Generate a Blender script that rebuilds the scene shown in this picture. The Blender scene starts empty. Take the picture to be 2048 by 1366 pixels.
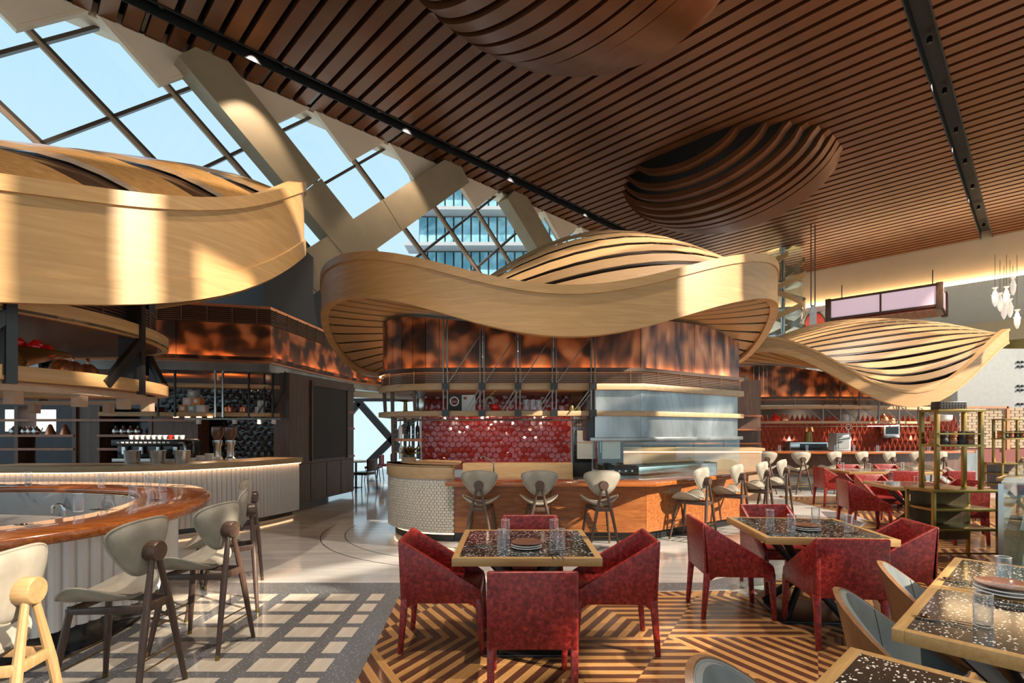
import bpy, bmesh, math, random
from mathutils import Vector, Matrix
random.seed(7)
R = math.radians
scene = bpy.context.scene
col = scene.collection
# ---------------------------------------------------------------- camera, sky, sun, exposure
F, CX, HY, HC = 1042.0, 1024.0, 861.0, 1.6      # focal length in px, principal column, horizon row, eye height
cam_d = bpy.data.cameras.new('camera'); cam = bpy.data.objects.new('camera', cam_d); col.objects.link(cam)
cam_d.sensor_width = 36; cam_d.lens = 36*F/2048; cam_d.shift_y = (HY-683)/2048
cam_d.clip_end = 500
cam.location = (0, 0, HC); cam.rotation_euler = (R(90), 0, 0); scene.camera = cam
world = bpy.data.worlds.new('sky'); scene.world = world; world.use_nodes = True
wn = world.node_tree; wn.nodes.clear()
wo = wn.nodes.new('ShaderNodeOutputWorld'); wb = wn.nodes.new('ShaderNodeBackground')
wt = wn.nodes.new('ShaderNodeTexCoord'); ws = wn.nodes.new('ShaderNodeSeparateXYZ'); wr = wn.nodes.new('ShaderNodeValToRGB')
wr.color_ramp.elements[0].position = 0.0; wr.color_ramp.elements[0].color = (.60, .79, .88, 1)
wr.color_ramp.elements[1].position = 0.75; wr.color_ramp.elements[1].color = (.33, .58, .82, 1)
wn.links.new(wt.outputs['Generated'], ws.inputs[0]); wn.links.new(ws.outputs['Z'], wr.inputs['Fac'])
wn.links.new(wr.outputs['Color'], wb.inputs['Color']); wn.links.new(wb.outputs[0], wo.inputs[0])
wb.inputs['Strength'].default_value = 1.0
SUN_DIR = Vector((0.80, -0.42, 0.50)).normalized()      # towards the sun
sl = bpy.data.lights.new('sun', 'SUN'); sl.energy = 7.5; sl.angle = R(0.6); sl.color = (1.0, .88, .72)
so = bpy.data.objects.new('sun', sl); col.objects.link(so)
so.rotation_euler = SUN_DIR.to_track_quat('Z', 'Y').to_euler(); so.location = (20, -12, 20)
vs = scene.view_settings
vs.view_transform = 'Standard'; vs.look = 'None'; vs.gamma = 1.0; vs.exposure = 0.40; vs.use_curve_mapping = False
LAMP = 1.0            # overall level of the added fill lamps in the ceiling tracks
# building axes: u runs along the window wall, v towards it
UX, UY = math.sin(R(45.6)), math.cos(R(45.6))
def UV(u, v, z=0): return Vector((u*UX - v*UY, u*UY + v*UX, z))
def lamp(name, loc, energy, size, color=(1, .78, .55), aim=None, kind='AREA', size_y=None, spread=None, blend=.6, spot=90):
    l = bpy.data.lights.new(name, kind); l.energy = energy; l.color = color
    if kind == 'AREA':
        l.size = size
        if size_y: l.shape = 'RECTANGLE'; l.size_y = size_y
        if spread: l.spread = R(spread)
    elif kind == 'SPOT': l.spot_size = R(spot); l.spot_blend = blend; l.shadow_soft_size = size
    else: l.shadow_soft_size = size
    o = bpy.data.objects.new(name, l); col.objects.link(o); o.location = loc
    if aim is not None: o.rotation_euler = (Vector(loc)-Vector(aim)).to_track_quat('Z', 'Y').to_euler()
    return o
CEIL = 11.9
for u in (0, 5, 10, 15, 20, 25, 31):          # warm fill lamps added, hidden, in the black ceiling tracks to lift the interior
    for v, e in ((15.18, 900), (2.15, 2300)): lamp('track_fill_lamp', UV(u, v, CEIL+.33), e*LAMP, .08, (1, .86, .72), UV(u, v, 0), 'SPOT', spot=68, blend=.35)
# ---------------------------------------------------------------- projection helpers (pixel of the photo -> point of the room)
def G(px, py, z=0.0):
    Y = F*(HC-z)/(py-HY); return Vector(((px-CX)*Y/F, Y, z))
def AT(px, py, Y): return Vector(((px-CX)*Y/F, Y, HC+(HY-py)*Y/F))
def XX(px, Y): return (px-CX)*Y/F
def ZZ(py, Y): return HC+(HY-py)*Y/F
# ---------------------------------------------------------------- mesh helpers
class MB:
    def __init__(s): s.v = []; s.f = []
    def add(s, vs_, fs):
        n = len(s.v); s.v += [tuple(p) for p in vs_]; s.f += [tuple(i+n for i in f) for f in fs]; return s
    def boxz(s, x0, x1, y0, y1, z0, z1):
        return s.add([(x0,y0,z0),(x1,y0,z0),(x1,y1,z0),(x0,y1,z0),(x0,y0,z1),(x1,y0,z1),(x1,y1,z1),(x0,y1,z1)],
                     [(0,3,2,1),(4,5,6,7),(0,1,5,4),(1,2,6,5),(2,3,7,6),(3,0,4,7)])
    def box(s, c, d, rz=0):
        m = Matrix.Translation(c) @ Matrix.Rotation(rz, 4, 'Z')
        hx, hy, hz = d[0]/2, d[1]/2, d[2]/2
        P = [m @ Vector((a*hx, b*hy, e*hz)) for e in (-1, 1) for a, b in ((-1,-1),(1,-1),(1,1),(-1,1))]
        return s.add(P, [(0,3,2,1),(4,5,6,7),(0,1,5,4),(1,2,6,5),(2,3,7,6),(3,0,4,7)])
    def bar(s, p, q, w, h, up=(0,0,1), w2=None, h2=None):
        p, q = Vector(p), Vector(q); d = (q-p).normalized(); up = Vector(up)
        if abs(d.dot(up)) > .98: up = Vector((0,1,0))
        a = d.cross(up).normalized(); b = a.cross(d).normalized()
        w2 = w if w2 is None else w2; h2 = h if h2 is None else h2
        P = [p+a*(i*w/2)+b*(j*h/2) for i, j in ((-1,-1),(1,-1),(1,1),(-1,1))] + [q+a*(i*w2/2)+b*(j*h2/2) for i, j in ((-1,-1),(1,-1),(1,1),(-1,1))]
        return s.add(P, [(0,1,2,3),(7,6,5,4),(0,4,5,1),(1,5,6,2),(2,6,7,3),(3,7,4,0)])
    def tube(s, pts, r, n=8, closed=False):
        pts = [Vector(p) for p in pts]; m = len(pts); rs = r if isinstance(r, (list, tuple)) else [r]*m
        rings = []; prev = None
        for i, p in enumerate(pts):
            if closed: d = (pts[(i+1) % m]-pts[i-1]).normalized()
            else: d = (pts[min(i+1, m-1)]-pts[max(i-1, 0)]).normalized()
            if prev is None:
                a = d.cross(Vector((0,0,1)))
                if a.length < .1: a = d.cross(Vector((0,1,0)))
            else: a = prev - d*prev.dot(d)
            a.normalize(); prev = a; b = d.cross(a)
            rings.append([p+(a*math.cos(t)+b*math.sin(t))*rs[i] for t in [2*math.pi*k/n for k in range(n)]])
        V = [q for ring in rings for q in ring]; Fc = []
        for i in range(m if closed else m-1):
            i2 = (i+1) % m
            for k in range(n):
                k2 = (k+1) % n; Fc.append((i*n+k, i2*n+k, i2*n+k2, i*n+k2))
        if not closed: Fc += [tuple(range(n)), tuple((m-1)*n+k for k in reversed(range(n)))]
        return s.add(V, Fc)
    def prism(s, poly, z0, z1):
        n = len(poly)
        if sum(poly[i][0]*poly[(i+1) % n][1]-poly[(i+1) % n][0]*poly[i][1] for i in range(n)) < 0: poly = poly[::-1]
        V = [(p[0], p[1], z0) for p in poly]+[(p[0], p[1], z1) for p in poly]
        return s.add(V, [tuple(reversed(range(n))), tuple(range(n, 2*n))]+[(i, (i+1) % n, n+(i+1) % n, n+i) for i in range(n)])
    def extr(s, poly, fn, t):           # polygon of 3D points moved by vector t
        n = len(poly); V = [Vector(p) for p in poly]+[Vector(p)+Vector(t) for p in poly]
        return s.add(V, [tuple(reversed(range(n))), tuple(range(n, 2*n))]+[(i, (i+1) % n, n+(i+1) % n, n+i) for i in range(n)])
    def lathe(s, prof, n=20, c=(0,0,0)):
        V = []; Fc = []; m = len(prof)
        for r, z in prof:
            for k in range(n):
                t = 2*math.pi*k/n; V.append((c[0]+r*math.cos(t), c[1]+r*math.sin(t), c[2]+z))
        for i in range(m-1):
            for k in range(n):
                k2 = (k+1) % n; Fc.append((i*n+k, i*n+k2, (i+1)*n+k2, (i+1)*n+k))
        if prof[0][0] > 1e-4: Fc.append(tuple(reversed(range(n))))
        if prof[-1][0] > 1e-4: Fc.append(tuple((m-1)*n+k for k in range(n)))
        return s.add(V, Fc)
    def ribbon(s, pts, z0, z1, th, closed=False):   # standing strip along a plan path, th to the left of travel
        m = len(pts); Z0 = z0 if isinstance(z0, list) else [z0]*m; Z1 = z1 if isinstance(z1, list) else [z1]*m
        off = offset(pts, th, closed); V = []; Fc = []
        for i in range(m):
            V += [(pts[i][0], pts[i][1], Z0[i]), (pts[i][0], pts[i][1], Z1[i]), (off[i][0], off[i][1], Z1[i]), (off[i][0], off[i][1], Z0[i])]
        for i in range(m if closed else m-1):
            a, b = i*4, ((i+1) % m)*4
            for k in range(4): Fc.append((a+k, b+k, b+(k+1) % 4, a+(k+1) % 4))
        if not closed: Fc += [(3,2,1,0), tuple((m-1)*4+k for k in range(4))]
        return s.add(V, Fc)
    def grid(s, nx, ny, fn, flip=False):
        V = [fn(i/nx, j/ny) for j in range(ny+1) for i in range(nx+1)]; Fc = []
        for j in range(ny):
            for i in range(nx):
                a = j*(nx+1)+i; q = (a, a+1, a+nx+2, a+nx+1); Fc.append(q[::-1] if flip else q)
        return s.add(V, Fc)
    def mesh(s, name, mat, bevel=0, seg=2, smooth=True, angle=35, fix=False):
        me = bpy.data.meshes.new(name); me.from_pydata(s.v, [], s.f); me.validate()
        if bevel or fix:
            bm = bmesh.new(); bm.from_mesh(me)
            if fix:
                bmesh.ops.remove_doubles(bm, verts=bm.verts, dist=1e-5); bmesh.ops.recalc_face_normals(bm, faces=bm.faces)
            if bevel:
                es = [e for e in bm.edges if len(e.link_faces) == 2 and e.calc_face_angle(0) > R(40)]
                bmesh.ops.bevel(bm, geom=es, offset=bevel, segments=seg, profile=.5, affect='EDGES', clamp_overlap=True)
            bm.to_mesh(me); bm.free()
        if smooth:
            me.polygons.foreach_set('use_smooth', [True]*len(me.polygons)); me.set_sharp_from_angle(angle=R(angle))
        me.materials.append(mat); me.update(); return me
    def build(s, name, mat, parent=None, loc=None, **k):
        o = bpy.data.objects.new(name, s.mesh(name, mat, **k)); col.objects.link(o)
        if parent is not None: o.parent = parent
        if loc is not None: o.location = loc
        return o
def offset(pts, d, closed=False):
    m = len(pts); out = []
    for i in range(m):
        a = pts[(i-1) % m] if (closed or i > 0) else pts[i]
        c = pts[(i+1) % m] if (closed or i < m-1) else pts[i]
        b = pts[i]
        def nrm(p, q):
            dx, dy = q[0]-p[0], q[1]-p[1]; l = math.hypot(dx, dy) or 1; return (-dy/l, dx/l)
        n1 = nrm(a, b) if a is not b else nrm(b, c); n2 = nrm(b, c) if c is not b else n1
        nx, ny = n1[0]+n2[0], n1[1]+n2[1]; l = math.hypot(nx, ny) or 1; nx /= l; ny /= l
        k = max(.4, nx*n1[0]+ny*n1[1]); out.append((b[0]+nx*d/k, b[1]+ny*d/k))
    return out
def catmull(P, n=8, closed=True):
    m = len(P); out = []
    rng = range(m) if closed else range(m-1)
    for i in rng:
        g = (lambda k: P[k % m]) if closed else (lambda k: P[min(max(k, 0), m-1)])
        p0, p1, p2, p3 = g(i-1), g(i), g(i+1), g(i+2)
        for k in range(n):
            t = k/n
            out.append(tuple(.5*(2*p1[j]+(p2[j]-p0[j])*t+(2*p0[j]-5*p1[j]+4*p2[j]-p3[j])*t*t+(3*p1[j]-p0[j]-3*p2[j]+p3[j])*t**3) for j in range(len(p1))))
    if not closed: out.append(tuple(P[-1]))
    return out
def arc(cx, cy, r, a0, a1, n=10): return [(cx+r*math.cos(R(a0+(a1-a0)*k/n)), cy+r*math.sin(R(a0+(a1-a0)*k/n))) for k in range(n+1)]
def clip(poly, f):
    out = []
    for i in range(len(poly)):
        a, b = poly[i], poly[(i+1) % len(poly)]; fa, fb = f(a), f(b)
        if fa >= 0: out.append(a)
        if fa*fb < 0:
            t = fa/(fa-fb); out.append(tuple(a[k]+(b[k]-a[k])*t for k in range(len(a))))
    return out
def put(me, name, parent=None, loc=(0,0,0), rot=(0,0,0), scale=None):
    o = bpy.data.objects.new(name, me); col.objects.link(o); o.location = loc; o.rotation_euler = rot
    if scale: o.scale = scale
    if parent is not None: o.parent = parent
    return o
def tag(o, label, cat, group=None):
    o['label'] = label; o['category'] = cat
    if group: o['group'] = group
    return o
def thing(name, label, cat, loc=(0,0,0), rz=0, group=None):
    o = bpy.data.objects.new(name, None); col.objects.link(o); o.empty_display_size = .1
    o.location = loc; o.rotation_euler = (0, 0, rz); return tag(o, label, cat, group)
def struct(o, label=None):
    o['kind'] = 'structure'
    if label: o['label'] = label
    return o
def kids(o): return [c for c in bpy.data.objects if c.parent == o]
TREE = {}
def dup(root, loc, rz, label, group=None):
    if root not in TREE: TREE[root] = [(c, kids(c)) for c in kids(root)]
    r = root.copy(); col.objects.link(r); r.location = loc; r.rotation_euler = (0, 0, rz); r['label'] = label
    if group: r['group'] = group
    for c, gs in TREE[root]:
        d = c.copy(); col.objects.link(d); d.parent = r
        for g in gs:
            e = g.copy(); col.objects.link(e); e.parent = d
    return r
# ---------------------------------------------------------------- procedural materials
def nodes(name):
    m = bpy.data.materials.new(name); m.use_nodes = True; nt = m.node_tree; return m, nt, nt.nodes['Principled BSDF']
def coords(nt, scale=(1,1,1), rot=(0,0,0)):
    tc = nt.nodes.new('ShaderNodeTexCoord'); mp = nt.nodes.new('ShaderNodeMapping')
    mp.inputs['Scale'].default_value = scale; mp.inputs['Rotation'].default_value = rot
    nt.links.new(tc.outputs['Object'], mp.inputs[0]); return mp.outputs[0]
def ramp(nt, fac, stops):
    r = nt.nodes.new('ShaderNodeValToRGB'); e = r.color_ramp.elements
    while len(e) < len(stops): e.new(.5)
    for k, (p, c) in enumerate(stops): e[k].position = p; e[k].color = (*c, 1)
    nt.links.new(fac, r.inputs['Fac']); return r.outputs['Color']
def noise(nt, vec, scale, detail=4, rough=.55, dist=0.0):
    n = nt.nodes.new('ShaderNodeTexNoise'); n.inputs['Scale'].default_value = scale; n.inputs['Detail'].default_value = detail
    n.inputs['Roughness'].default_value = rough; n.inputs['Distortion'].default_value = dist
    nt.links.new(vec, n.inputs['Vector']); return n.outputs['Fac']
def bump(nt, b, h, strength, dist=.01):
    n = nt.nodes.new('ShaderNodeBump'); n.inputs['Strength'].default_value = strength; n.inputs['Distance'].default_value = dist
    nt.links.new(h, n.inputs['Height']); nt.links.new(n.outputs[0], b.inputs['Normal'])
def plain(name, c, rough=.5, metal=0.0, var=.0, scale=6, coat=0):
    m, nt, b = nodes(name)
    b.inputs['Roughness'].default_value = rough; b.inputs['Metallic'].default_value = metal
    if coat: b.inputs['Coat Weight'].default_value = coat; b.inputs['Coat Roughness'].default_value = .08
    v = var or .06
    f = noise(nt, coords(nt), scale)
    nt.links.new(ramp(nt, f, [(.3, tuple(x*(1-v) for x in c)), (.7, tuple(min(1, x*(1+v)) for x in c))]), b.inputs['Base Color'])
    return m
def wood(name, c1, c2, axis='X', s=1.0, rough=.45, coat=0, bmp=.05):
    m, nt, b = nodes(name)
    k = {'X': (1.0, 9, 9), 'Y': (9, 1.0, 9), 'Z': (9, 9, 1.0), 'H': (.8, .8, 11)}[axis]
    vec = coords(nt, tuple(x*s for x in k)); f = noise(nt, vec, 1.6, 6, .6, .6)
    nt.links.new(ramp(nt, f, [(.30, c2), (.52, tuple((a+d)/2 for a, d in zip(c1, c2))), (.68, c1)]), b.inputs['Base Color'])
    b.inputs['Roughness'].default_value = rough
    if coat: b.inputs['Coat Weight'].default_value = coat; b.inputs['Coat Roughness'].default_value = .06
    if bmp: bump(nt, b, f, bmp, .004)
    return m
def blotch(name, stops, scale, stretch=(1,1,1), rough=.4, metal=0, detail=3, dist=.5, bmp=0, coat=0):
    m, nt, b = nodes(name)
    f = noise(nt, coords(nt, stretch), scale, detail, .55, dist)
    nt.links.new(ramp(nt, f, stops), b.inputs['Base Color'])
    b.inputs['Roughness'].default_value = rough; b.inputs['Metallic'].default_value = metal
    if coat: b.inputs['Coat Weight'].default_value = coat; b.inputs['Coat Roughness'].default_value = .15
    if bmp: bump(nt, b, noise(nt, coords(nt), scale*9, 2), bmp, .003)
    return m
def chips(name, base, spots, scale, rough=.12, thr=.22, stretch=(1,1,1), base2=None):
    m, nt, b = nodes(name)
    v = nt.nodes.new('ShaderNodeTexVoronoi'); v.inputs['Scale'].default_value = scale; v.inputs['Randomness'].default_value = 1
    nt.links.new(coords(nt, stretch), v.inputs['Vector'])
    w = nt.nodes.new('ShaderNodeTexWhiteNoise'); nt.links.new(v.outputs['Color'], w.inputs['Vector'])
    mth = nt.nodes.new('ShaderNodeMath'); mth.operation = 'MULTIPLY'; nt.links.new(w.outputs['Value'], mth.inputs[0]); mth.inputs[1].default_value = thr*2.2
    lt = nt.nodes.new('ShaderNodeMath'); lt.operation = 'LESS_THAN'; nt.links.new(v.outputs['Distance'], lt.inputs[0])
    sub = nt.nodes.new('ShaderNodeMath'); sub.operation = 'SUBTRACT'; nt.links.new(mth.outputs[0], sub.inputs[0]); sub.inputs[1].default_value = thr*.9
    nt.links.new(sub.outputs[0], lt.inputs[1])
    mx = nt.nodes.new('ShaderNodeMix'); mx.data_type = 'RGBA'; nt.links.new(lt.outputs[0], mx.inputs['Factor'])
    bc = ramp(nt, noise(nt, coords(nt), scale*2.5, 3), [(.35, base), (.65, base2 or base)])
    nt.links.new(bc, mx.inputs[6])
    nt.links.new(ramp(nt, w.outputs['Value'], [(.2, spots[0]), (.9, spots[1])]), mx.inputs[7])
    nt.links.new(mx.outputs[2], b.inputs['Base Color']); b.inputs['Roughness'].default_value = rough
    return m
def glassy(name, tint=(.95, .98, .98), gloss=.08, rough=.02, trans_tint=(1,1,1), power=3.5, edge=.65):
    m = bpy.data.materials.new(name); m.use_nodes = True; nt = m.node_tree; nt.nodes.clear()
    o = nt.nodes.new('ShaderNodeOutputMaterial'); t = nt.nodes.new('ShaderNodeBsdfTransparent'); g = nt.nodes.new('ShaderNodeBsdfGlossy')
    t.inputs[0].default_value = (*trans_tint, 1); g.inputs['Color'].default_value = (*tint, 1); g.inputs['Roughness'].default_value = rough
    lw = nt.nodes.new('ShaderNodeLayerWeight'); lw.inputs[0].default_value = .5
    pw = nt.nodes.new('ShaderNodeMath'); pw.operation = 'POWER'; pw.inputs[1].default_value = power; nt.links.new(lw.outputs['Facing'], pw.inputs[0])
    ad = nt.nodes.new('ShaderNodeMath'); ad.operation = 'MULTIPLY_ADD'; ad.inputs[1].default_value = edge; ad.inputs[2].default_value = gloss*.5; nt.links.new(pw.outputs[0], ad.inputs[0])
    mx = nt.nodes.new('ShaderNodeMixShader'); nt.links.new(ad.outputs[0], mx.inputs[0]); nt.links.new(t.outputs[0], mx.inputs[1]); nt.links.new(g.outputs[0], mx.inputs[2])
    nt.links.new(mx.outputs[0], o.inputs[0]); return m
def clear_glass(name, c=(.97, .99, 1)):
    m, nt, b = nodes(name); b.inputs['Base Color'].default_value = (*c, 1); b.inputs['Transmission Weight'].default_value = 1
    b.inputs['Roughness'].default_value = .0; b.inputs['IOR'].default_value = 1.35; return m
def glow(name, c, s):
    m, nt, b = nodes(name); b.inputs['Emission Color'].default_value = (*c, 1); b.inputs['Emission Strength'].default_value = s
    b.inputs['Base Color'].default_value = (*c, 1); return m
M = {}
M['slat'] = blotch('ceiling_copper', [(.3, (.135, .045, .014)), (.7, (.215, .076, .024))], .5, rough=.34, metal=.55, detail=3)
M['black'] = plain('black_void', (.008, .008, .008), .6)
M['blackgloss'] = plain('black_gloss', (.012, .011, .010), .12)
M['bronze'] = plain('champagne_cladding', (.36, .27, .16), .45, .25, .08, 1.5)
M['cream'] = plain('cream_paint', (.66, .49, .30), .55, 0, .04, 1)
M['panel'] = plain('soffit_panel', (.84, .66, .47), .5, .1, .05, 1)
M['mullion'] = plain('mullion_brown', (.10, .075, .055), .4, .3)
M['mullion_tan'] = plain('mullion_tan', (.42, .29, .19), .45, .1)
M['pane'] = glassy('window_glass', gloss=.05)
M['guard'] = glassy('guard_glass', gloss=.10, trans_tint=(.90, .97, .96))
M['oak'] = wood('canopy_oak', (.56, .335, .14), (.44, .25, .095), 'H', 1.5, .40)
M['oak2'] = wood('canopy_oak_slat', (.46, .28, .125), (.37, .215, .09), 'X', 2.0, .45)
M['rib'] = wood('brown_rib_oak', (.40, .215, .075), (.28, .14, .045), 'X', 2.0, .25, .4)
M['oakpale'] = wood('pale_oak', (.58, .40, .22), (.46, .30, .15), 'X', 1.2, .45)
M['liner'] = plain('canopy_liner', (.035, .022, .014), .35)
M['linergloss'] = plain('canopy_gloss_liner', (.055, .030, .018), .08)
M['copper'] = blotch('copper_patina', [(.38, (.05, .024, .016)), (.48, (.17, .055, .022)), (.58, (.55, .17, .055)), (.70, (.72, .30, .13))], 3.4, (1, 1, 1), .40, .35, .6, .2, .05)
M['coppertall'] = blotch('copper_patina_streaked', [(.36, (.08, .04, .03)), (.48, (.28, .11, .06)), (.60, (.58, .22, .09)), (.72, (.74, .36, .2))], 4.2, (1, 1, .38), .38, .3, 1.5, .4, .05)
M['copperpot'] = plain('polished_copper', (.80, .36, .19), .28, .9)
M['brownmetal'] = plain('brown_mesh', (.085, .050, .034), .4, .5)
M['wire'] = plain('mesh_wire', (.22, .13, .085), .35, .7)
M['steel'] = blotch('hood_steel', [(.3, (.16, .165, .16)), (.55, (.36, .37, .36)), (.75, (.58, .59, .58))], 1.3, (1, 1, .5), .32, .75, 5, .6)
M['steelbright'] = plain('stainless', (.62, .62, .60), .22, 1)
M['darksteel'] = plain('dark_steel', (.055, .052, .050), .35, .8)
M['truss'] = plain('truss_steel', (.20, .17, .145), .3, .8)
M['brass'] = plain('brass', (.30, .20, .065), .3, .9, .12, 4)
M['counter'] = wood('glossy_orange_wood', (.52, .165, .034), (.26, .06, .012), 'X', 2.0, .20, .8)
M['front'] = wood('orange_veneer', (.47, .17, .048), (.23, .062, .015), 'X', 2.4, .30, .2)
M['walnutdark'] = wood('dark_walnut_veneer', (.15, .075, .040), (.075, .036, .020), 'Z', 1.0, .38)
M['walnut'] = wood('walnut_legs', (.12, .070, .048), (.06, .034, .024), 'Z', 3.0, .35)
M['oakleg'] = wood('oak_legs', (.50, .31, .14), (.38, .22, .09), 'Z', 3.0, .4)
M['velvet'] = blotch('grey_velvet', [(.3, (.255, .225, .175)), (.7, (.41, .37, .295))], 5, rough=.75, detail=4, bmp=.08)
M['red'] = blotch('red_leather', [(.30, (.095, .004, .004)), (.5, (.225, .014, .012)), (.72, (.42, .048, .036))], 38, rough=.34, detail=7, dist=.6, bmp=.12)
M['grey_leather'] = blotch('grey_leather', [(.3, (.13, .15, .15)), (.7, (.21, .235, .23))], 4, rough=.33, bmp=.06)
M['white'] = plain('white_relief', (.84, .82, .79), .5, 0, .04, 5)
M['whitecool'] = plain('white_paint', (.70, .68, .64), .5)
M['mosaic'] = plain('mosaic_white', (.66, .61, .52), .45, 0, .1, 30)
M['tile'] = blotch('red_glaze', [(.3, (.10, .006, .006)), (.7, (.22, .014, .012))], 2.0, rough=.07, coat=.5)
M['grout'] = plain('grout', (.20, .05, .04), .7)
M['blacktile'] = plain('black_glaze', (.016, .012, .012), .08)
M['stone'] = chips('black_terrazzo', (.010, .010, .009), ((.50, .48, .42), (.75, .72, .64)), 60, .10, .40, (1, 1.6, 1), (.03, .03, .026))
M['terrazzo'] = chips('grey_terrazzo', (.115, .117, .122), ((.05, .05, .05), (.33, .33, .33)), 75, .16, .34, (1,1,1), (.16, .16, .165))
M['inlay'] = wood('cream_travertine', (.62, .56, .46), (.50, .44, .36), 'Y', 1.4, .14, 0, 0)
M['marble'] = wood('streaked_marble', (.56, .535, .50), (.40, .38, .355), 'X', .55, .10, 0, 0)
M['plank_light'] = wood('parquet_light', (.52, .275, .095), (.38, .185, .06), 'X', 2.5, .30, .25, .02)
M['plank_dark'] = wood('parquet_dark', (.115, .042, .022), (.065, .024, .013), 'X', 2.5, .30, .25, .02)
M['glass'] = glassy('tumbler_glass', (1, 1, 1), gloss=.12, rough=.12, trans_tint=(.97, .98, .985), power=1.7, edge=.75)
M['rimglint'] = plain('rim_glint', (.80, .86, .88), .1)  # pale opaque colour paints the bright edge glint of the tumblers
M['dish'] = plain('white_china', (.72, .70, .66), .2)
M['dishtop'] = plain('brown_glaze', (.16, .075, .05), .15)
M['cutlery'] = plain('cutlery_steel', (.36, .29, .23), .18, 1)
M['charcoal'] = plain('charcoal_wall', (.055, .055, .060), .6, 0, .06, .8)
M['blackpanel'] = plain('blackboard', (.022, .017, .014), .55)
M['redpaint'] = plain('red_paint', (.62, .022, .012), .35)
M['tomato'] = plain('tomato', (.75, .015, .012), .18)
M['yellow'] = plain('yellow_flower', (.78, .52, .05), .5)
M['led'] = glow('warm_led', (1, .60, .32), 4)
M['cove'] = glow('cove_led', (1, .72, .42), 26)
M['wash'] = glow('wash_led', (1, .55, .25), 11)
M['ledsoft'] = glow('warm_led_soft', (1, .62, .32), 3.0)
M['lanternpane'] = glow('lantern_pane', (.86, .62, .70), .32)
M['strut'] = plain('strut_blue_grey', (.23, .25, .28), .4, .3)
M['paper'] = plain('paper', (.72, .72, .70), .6)
M['marblewhite'] = blotch('white_marble', [(.40, (.72, .72, .70)), (.52, (.64, .65, .65)), (.56, (.30, .31, .33)), (.60, (.68, .68, .67))], 1.6, rough=.2, detail=6, dist=2)
M['brick'] = plain('pale_brick', (.40, .30, .20), .3, 0, .25, 3)
M['bluewindow'] = blotch('tower_glass', [(.35, (.10, .30, .38)), (.65, (.36, .66, .74))], .35, rough=.08, detail=2)
M['towerslab'] = plain('tower_slab', (.40, .40, .40), .6)
M['whiteglass'] = plain('white_back_glass', (.40, .40, .38), .15)
# ================================================================ THE SETTING
def uvpoly(pts): return [tuple(UV(u, v)[:2]) for u, v in pts]
floor = struct(MB().prism(uvpoly([(-16, -12), (54, -12), (54, 19.2), (-16, 19.2)]), -.3, 0).build('floor', M['marble']), 'pale streaked polished stone floor')
floor['kind'] = 'structure'
# grey terrazzo field with inlaid cream stones
PARQ = [(-.98, -1.0), (-.98, 3.3), (-1.03, 4.2), (-1.09, 5.02), (2.2, 5.2), (2.75, 5.45), (6.05, 8.9), (6.6, 10.2), (7.0, 12.6), (10.5, 12.6), (14, 10), (14, 4), (6, -1)]
TZ1 = [(-9, -1), (-.96, -1), (-.96, 3.3), (-1.0, 4.2), (-1.06, 5.05), (2.2, 5.24), (2.65, 5.47), (-9, 5.47)]
MB().prism(TZ1, 0, .002).build('terrazzo_field', M['terrazzo'], floor)
TZ2 = [(2.2, 5.22), (2.75, 5.45), (6.0, 8.9), (6.5, 10.2), (6.1, 10.3), (5.6, 9.1), (2.45, 5.75), (2.0, 5.47)]
MB().prism(TZ2, 0, .0021).build('terrazzo_field', M['terrazzo'], floor)
t28 = MB().boxz(-.14, .14, -.1, .1, 0, .002).mesh('tile', M['inlay']); t13 = MB().boxz(-.066, .066, -.1, .1, 0, .002).mesh('tile', M['inlay'])
for r in range(10):
    y = 4.99 - .288*r
    put(t13, 'tile', floor, (-1.305, y, .002))
    for c in range(5):
        if y < 4.0 and c > 1 and r > 8: continue
        put(t28, 'tile', floor, (-1.625-.40*c, y, .002))
# thin curved joint lines in the stone
for cx_, cy_, r_ in ((-.4, 8.6, 2.6), (-.4, 8.6, 2.25)):
    MB().ribbon(arc(cx_, cy_, r_, 175, 262, 24), 0, .0015, .012).build('inlay_line', M['darksteel'], floor)
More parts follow.
